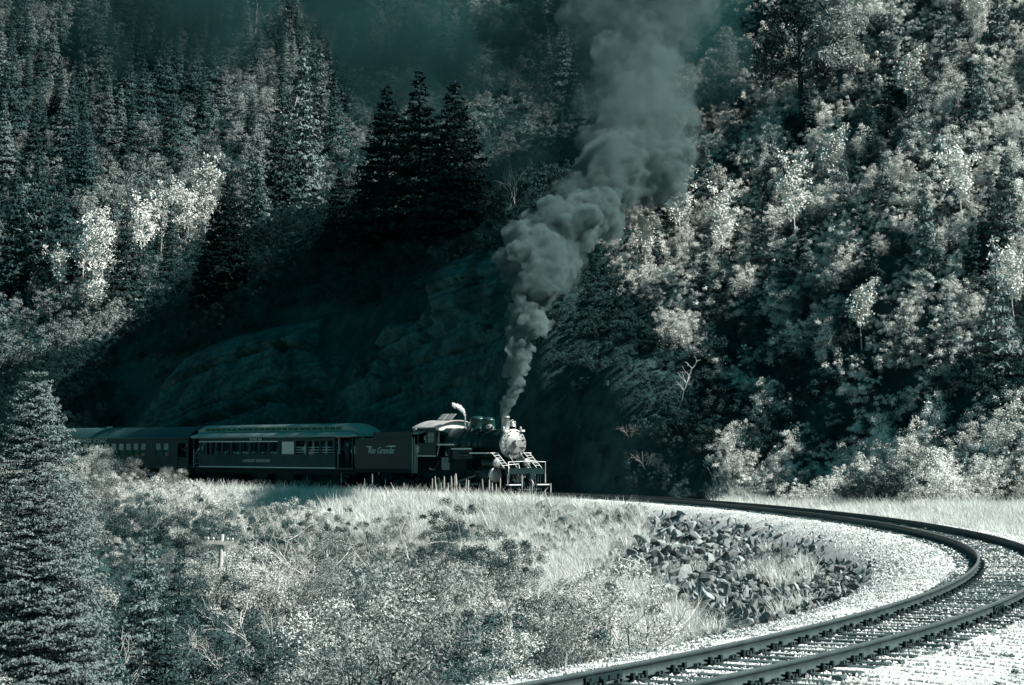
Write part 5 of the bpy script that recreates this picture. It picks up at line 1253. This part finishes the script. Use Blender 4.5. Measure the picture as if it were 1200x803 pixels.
for x in (-C2L + 1.3, -1.75): MB().box(x - .03, x + .03, -1.43, 1.43, 1.28, 3.38).build('end_wall', M['coach'], c2)
arc_roof(-C2L + .15, -.15, 1.60, 3.42, .84, 18, .05).build('roof', M['roof_dark'] if 'roof_dark' in M else M['coach_roof'], c2)
for x in (-C2L * .3, -C2L * .55, -4.6): MB().box(x - .5, x + .5, -.25, .25, 4.2, 4.34).build('roof_vent', M['coach'], c2)
lettering('lettering', 'RIO GRANDE SCENIC', .42, c2, -13.6, -1.508, 3.20, space=1.25, sx=1.1)
steps(c2, -1.0, C2L)

# ------------------------------------------------------------------ people on the train
def person(name, pose, parent_vehicle, lx, ly, lz, heading, shirt, label):
    """one continuous skinned figure; pose: dict of joint positions, metres from the feet (standing) or seat"""
    J = dict(pelvis=(0, 0, .95), waist=(0, 0, 1.12), chest=(.01, 0, 1.34), neck=(.02, 0, 1.50), head=(.04, 0, 1.60), crown=(.04, 0, 1.73),
             lsh=(0, .19, 1.42), lel=(.02, .25, 1.15), lwr=(.14, .24, .95), lha=(.20, .23, .89), rsh=(0, -.19, 1.42), rel=(.02, -.25, 1.15), rwr=(.14, -.24, .95), rha=(.20, -.23, .89),
             lhip=(0, .10, .90), lkn=(.02, .11, .50), lan=(0, .11, .09), lto=(.17, .12, .04), rhip=(0, -.10, .90), rkn=(.02, -.11, .50), ran=(0, -.11, .09), rto=(.17, -.12, .04))
    J.update(pose)
    Rd = dict(pelvis=.15, waist=.135, chest=.155, neck=.055, head=.095, crown=.075, lsh=.07, rsh=.07, lel=.046, rel=.046, lwr=.032, rwr=.032, lha=.038, rha=.038, lhip=.10, rhip=.10, lkn=.065, rkn=.065, lan=.045, ran=.045, lto=.04, rto=.04)
    E_ = [('pelvis', 'waist'), ('waist', 'chest'), ('chest', 'neck'), ('neck', 'head'), ('head', 'crown'), ('chest', 'lsh'), ('lsh', 'lel'), ('lel', 'lwr'), ('lwr', 'lha'), ('chest', 'rsh'), ('rsh', 'rel'), ('rel', 'rwr'), ('rwr', 'rha'), ('pelvis', 'lhip'), ('lhip', 'lkn'), ('lkn', 'lan'), ('lan', 'lto'), ('pelvis', 'rhip'), ('rhip', 'rkn'), ('rkn', 'ran'), ('ran', 'rto')]
    names = list(J); me = bpy.data.meshes.new(name); me.from_pydata([J[k] for k in names], [(names.index(a), names.index(b)) for a, b in E_], [])
    o = bpy.data.objects.new(name, me)
    sk = o.modifiers.new('skin', 'SKIN'); sk.use_smooth_shade = True
    for k, sv in zip(names, me.skin_vertices[0].data): sv.radius = (Rd[k], Rd[k] * (.85 if k in ('pelvis', 'waist', 'chest') else 1)); sv.use_root = (k == 'pelvis')
    o.modifiers.new('sub', 'SUBSURF').levels = 1; o.modifiers['sub'].render_levels = 1
    m2 = baked(o); m2.name = name
    m2.materials.clear()
    for k in (shirt, 'skin', 'shirt_dark'): m2.materials.append(M[k])
    hd, lh, rh, pel = (np.array(J[k]) for k in ('head', 'lha', 'rha', 'pelvis'))
    for p in m2.polygons:
        c = np.array(p.center)
        p.material_index = 1 if (c[2] > J['neck'][2] + .0 or min(np.linalg.norm(c - lh), np.linalg.norm(c - rh)) < .11) else (2 if c[2] < pel[2] - .02 else 0)
        p.use_smooth = True
    mw = Matrix.Translation(parent_vehicle.location) @ parent_vehicle.rotation_euler.to_matrix().to_4x4()
    w = mw @ Vector((lx, ly, lz))
    o = link(name, m2, loc=w, rot=(0, 0, parent_vehicle.rotation_euler.z + heading))
    h = MB(); c = J['crown']; h.lathe([(.105, c[2] - .05), (.112, c[2] + .0), (.09, c[2] + .07), (.04, c[2] + .10), (0, c[2] + .105)], 'z', (c[0] - .015, c[1], 0), 12); h.build('hair', M['shirt_dark'], o)
    return tag(o, label, 'person')
SIT = dict(lkn=(.42, .13, .92), rkn=(.42, -.13, .92), lan=(.46, .13, .50), ran=(.46, -.13, .50), lto=(.60, .13, .47), rto=(.60, -.13, .47))
LEAN = dict(rel=(.22, -.34, 1.2), rwr=(.34, -.18, 1.28), rha=(.36, -.10, 1.30), lel=(.2, .3, 1.2), lwr=(.36, .16, 1.2), lha=(.40, .10, 1.2))
VE = dict(rel=(.12, -.36, 1.15), rwr=(.32, -.2, 1.0), rha=(.38, -.16, .98), lel=(.10, .36, 1.15), lwr=(.32, .2, 1.0), lha=(.38, .16, .98))
person('person', {**SIT, **LEAN}, loco, -10.18, -1.12, 1.95, R(0), 'shirt_pale', 'engineer in a pale shirt sitting at the cab window')
person('person', LEAN, c2, -1.0, -1.05, 1.28, R(-90), 'shirt_dark', 'person in dark clothes at the door of the round-roofed coach')
person('person', VE, c1, -C1L + .62, -1.0, 1.28, R(-90), 'shirt_pale', 'person in a pale shirt on the rear platform of the open coach')
person('person', LEAN, c1, -1.5, -.9, 1.28, R(-80), 'shirt_dark', 'person in dark clothes standing on the front platform of the open coach')
person('person', VE, c1, -.75, -.7, 1.28, R(-60), 'shirt_pale', 'person in a pale shirt leaning at the front platform gate')
xs_ = np.linspace(xb0 + 2.4, -10.0, 7)
for k, (sh, lab) in {1: ('shirt_dark', 'passenger in dark clothes seated at an open coach window'), 2: ('shirt_pale', 'passenger in white seated near the middle of the open coach'), 3: ('shirt_pale', 'passenger in white seated below the coach name'), 6: ('shirt_pale', 'passenger in white seated beside the cream partition')}.items():
    person('person', SIT, c1, xs_[k], -1.0, 1.75 - .86, 0, sh, lab)
person('person', LEAN, c1, -6.4, -1.0, 1.28, R(-90), 'shirt_pale', 'passenger in white standing at the railing of the open bay')

# ------------------------------------------------------------------ smoke and steam
def vol_mat(name, color, density, aniso=.15, wisps=None, fall=None):
    m = bpy.data.materials.new(name); m.use_nodes = True; N, L = m.node_tree.nodes, m.node_tree.links; N.clear()
    v = N.new('ShaderNodeVolumePrincipled'); v.inputs['Color'].default_value = (*color, 1); v.inputs['Density'].default_value = density; v.inputs['Anisotropy'].default_value = aniso
    o = N.new('ShaderNodeOutputMaterial'); L.new(v.outputs[0], o.inputs['Volume'])
    if wisps:                                     # uneven density: torn, wispy smoke
        tc = N.new('ShaderNodeTexCoord'); nz = N.new('ShaderNodeTexNoise'); nz.inputs['Scale'].default_value = wisps; nz.inputs['Detail'].default_value = 5; nz.inputs['Distortion'].default_value = .6
        mr = N.new('ShaderNodeMapRange'); mr.inputs[1].default_value = .40; mr.inputs[2].default_value = .62; mr.inputs[3].default_value = density * .04; mr.inputs[4].default_value = density * 2.3
        L.new(tc.outputs['Object'], nz.inputs['Vector']); L.new(nz.outputs[0], mr.inputs[0]); L.new(mr.outputs[0], v.inputs['Density'])
        if fall:                                  # thins out as it climbs: (z0, z1, factor at z0, factor at z1)
            sx = N.new('ShaderNodeSeparateXYZ'); fz = N.new('ShaderNodeMapRange'); mu = N.new('ShaderNodeMath'); mu.operation = 'MULTIPLY'
            for q_ in range(4): fz.inputs[q_ + 1].default_value = fall[q_]
            L.new(tc.outputs['Object'], sx.inputs[0]); L.new(sx.outputs[2], fz.inputs[0]); L.new(mr.outputs[0], mu.inputs[0]); L.new(fz.outputs[0], mu.inputs[1]); L.new(mu.outputs[0], v.inputs['Density'])
    return m
ICO = {}
for k in (1, 2):
    bm = bmesh.new(); bmesh.ops.create_icosphere(bm, subdivisions=k, radius=1.0); bm.verts.ensure_lookup_table()
    ICO[k] = (np.array([v.co[:] for v in bm.verts]), np.array([[v.index for v in f.verts] for f in bm.faces])); bm.free()
def puff_mesh(name, balls, voxel, lump=.0, seed=0, m=None):
    """the outer skin of many overlapping puffs"""
    V, Fc, o_ = [], [], 0
    for c, rad in balls:
        v, f = ICO[2 if rad > voxel * 6 else 1]; V.append(v * rad + np.asarray(c)); Fc.append(f + o_); o_ += len(v)
    o = bpy.data.objects.new(name, mesh(name, np.concatenate(V), np.concatenate(Fc)))
    md = o.modifiers.new('r', 'REMESH'); md.mode = 'VOXEL'; md.voxel_size = voxel
    m2 = baked(o)
    n = len(m2.vertices); co = np.empty(n * 3, np.float32); no = np.empty(n * 3, np.float32); m2.vertices.foreach_get('co', co); m2.vertices.foreach_get('normal', no)
    co, no = co.reshape(-1, 3), no.reshape(-1, 3)
    if lump:
        a = fbm(co[:, 0] + co[:, 1] * .7, co[:, 2] + co[:, 1] * .5, 1.1 / (voxel * 8), 3, seed) + fbm(co[:, 1] * 1.3 + 9, co[:, 2] - co[:, 0] * .6, 1.1 / (voxel * 8), 3, seed + 4)
        co = co + no * (lump * a)[:, None]; m2.vertices.foreach_set('co', co.ravel())
    m2.materials.clear(); m2.materials.append(m); m2.name = name; m2.update()
    return m2
def cauliflower(r_, spine, kids=9, gkids=5, step=.55):
    """puffs along a spine of (px,py,r_px,d); each carries smaller puffs on its skin and those smaller ones again"""
    pts = np.array([[*at(a, b, d), c / FPX * d] for a, b, c, d in spine]); L = np.r_[0, np.cumsum(np.linalg.norm(np.diff(pts[:, :3], axis=0), axis=1))]
    t = 0; balls = []
    while t < L[-1]:
        p = np.array([np.interp(t, L, pts[:, k]) for k in range(4)]); rad = p[3]
        c = p[:3] + r_.normal(size=3) * rad * .22; b0 = rad * r_.uniform(.55, .8); balls.append((c, b0))
        for k in range(kids):
            u = r_.normal(size=3); u /= np.linalg.norm(u); r1 = b0 * r_.uniform(.32, .58); c1_ = c + u * b0 * r_.uniform(.75, 1.05); balls.append((c1_, r1))
            for q in range(gkids):
                w = u + r_.normal(size=3) * .8; w /= np.linalg.norm(w); r2 = r1 * r_.uniform(.25, .5); balls.append((c1_ + w * r1 * r_.uniform(.8, 1.0), r2))
        t += rad * step
    return balls
r_ = np.random.RandomState(21)
mwl = Matrix.Translation(loco.location) @ loco.rotation_euler.to_matrix().to_4x4()
stack = mwl @ Vector((-3.0, 0, 4.5)); D0 = stack.y; sp0 = project(np.array(stack)[None])[0]
smoke = tag(link('smoke_plume', None, loc=tuple(stack)), 'billowing coal smoke rising from the locomotive stack', 'smoke', kind='stuff')
def part(name, me): o = link(name, me, smoke); o.matrix_parent_inverse = Matrix.Translation(-stack); return o
low = [(sp0[0], sp0[1] + 3, 4.5, D0), (sp0[0] + 1, sp0[1] - 10, 8, D0), (602, 462, 8.5, D0), (607, 438, 13, D0 - .5), (611, 410, 22, D0 - 1), (617, 382, 23, D0 - 1.2), (622, 355, 29, D0 - 1)]
mid = [(624, 340, 36, D0 - .5), (633, 310, 42, D0 + 1.5), (654, 272, 40, D0 + 5.5), (682, 243, 44, D0 + 8.5), (708, 222, 52, D0 + 11), (733, 202, 56, D0 + 13)]
up = [(742, 185, 62, D0 + 14), (772, 205, 46, D0 + 14), (764, 150, 56, D0 + 15), (754, 110, 58, D0 + 17), (742, 70, 68, D0 + 19), (725, 35, 66, D0 + 21), (752, 5, 78, D0 + 22), (790, -30, 88, D0 + 24), (820, -70, 95, D0 + 26)]
part('smoke_column', puff_mesh('smoke_column', cauliflower(r_, low, 14, 9), .06, .05, 1, vol_mat('smoke_thick', (.23, .32, .32), 2.6, wisps=1.8)))
big = cauliflower(r_, mid, 16, 10, .5) + cauliflower(r_, up, 16, 9, .5)
part('smoke_billow', puff_mesh('smoke_billow', big, .12, .14, 2, vol_mat('smoke_mid', (.16, .245, .245), .15, wisps=.8, fall=(10.0, 27.0, 1.5, .45))))
core = cauliflower(r_, [(a, b, c * .92, d) for a, b, c, d in mid], 16, 10, .5) + cauliflower(r_, [(a, b, c * .92, d) for a, b, c, d in up], 16, 8, .5)
part('smoke_core', puff_mesh('smoke_core', core, .12, .14, 7, vol_mat('smoke_core', (.165, .245, .245), 1.9, wisps=.9, fall=(10.0, 27.0, 1.5, .11))))
veil = [(610, 215, 60, D0 + 34), (650, 160, 90, D0 + 36), (700, 100, 120, D0 + 40), (640, 60, 120, D0 + 44), (760, 40, 110, D0 + 38), (830, 60, 70, D0 + 34), (700, -20, 150, D0 + 44), (830, -20, 100, D0 + 40)]
part('smoke_veil', puff_mesh('smoke_veil', cauliflower(r_, veil, 6, 2, .6), .5, .5, 4, vol_mat('smoke_veil', (.030, .095, .10), .12, wisps=.10)))
drift = [(590, 190, 60, 172), (560, 130, 90, 176), (520, 70, 110, 178), (440, 50, 110, 190), (360, 30, 110, 200), (270, 40, 100, 205), (180, 10, 100, 210), (90, -10, 100, 215), (0, -20, 90, 220)]
part('smoke_drift', puff_mesh('smoke_drift', cauliflower(r_, drift, 6, 2, .6), .9, .8, 5, vol_mat('smoke_drift', (.030, .09, .095), .10, wisps=.09)))
# white steam from the safety valves
sv = mwl @ Vector((-7.22, -.2, 4.62)); sp1 = project(np.array(sv)[None])[0]
steam = [(sp1[0], sp1[1], 1.2, sv.y), (sp1[0] - 2, sp1[1] - 5, 2.2, sv.y), (sp1[0] - 6, sp1[1] - 10, 4.5, sv.y), (sp1[0] - 12, sp1[1] - 13, 4, sv.y)]
so = tag(link('steam', puff_mesh('steam', cauliflower(r_, steam, 8, 4, .5), .03, .02, 6, vol_mat('steam', (.995, .995, .99), 14.0))), 'small white puff of steam above the engine cab', 'steam', kind='stuff')
bpy.data.scenes.remove(_tmp)
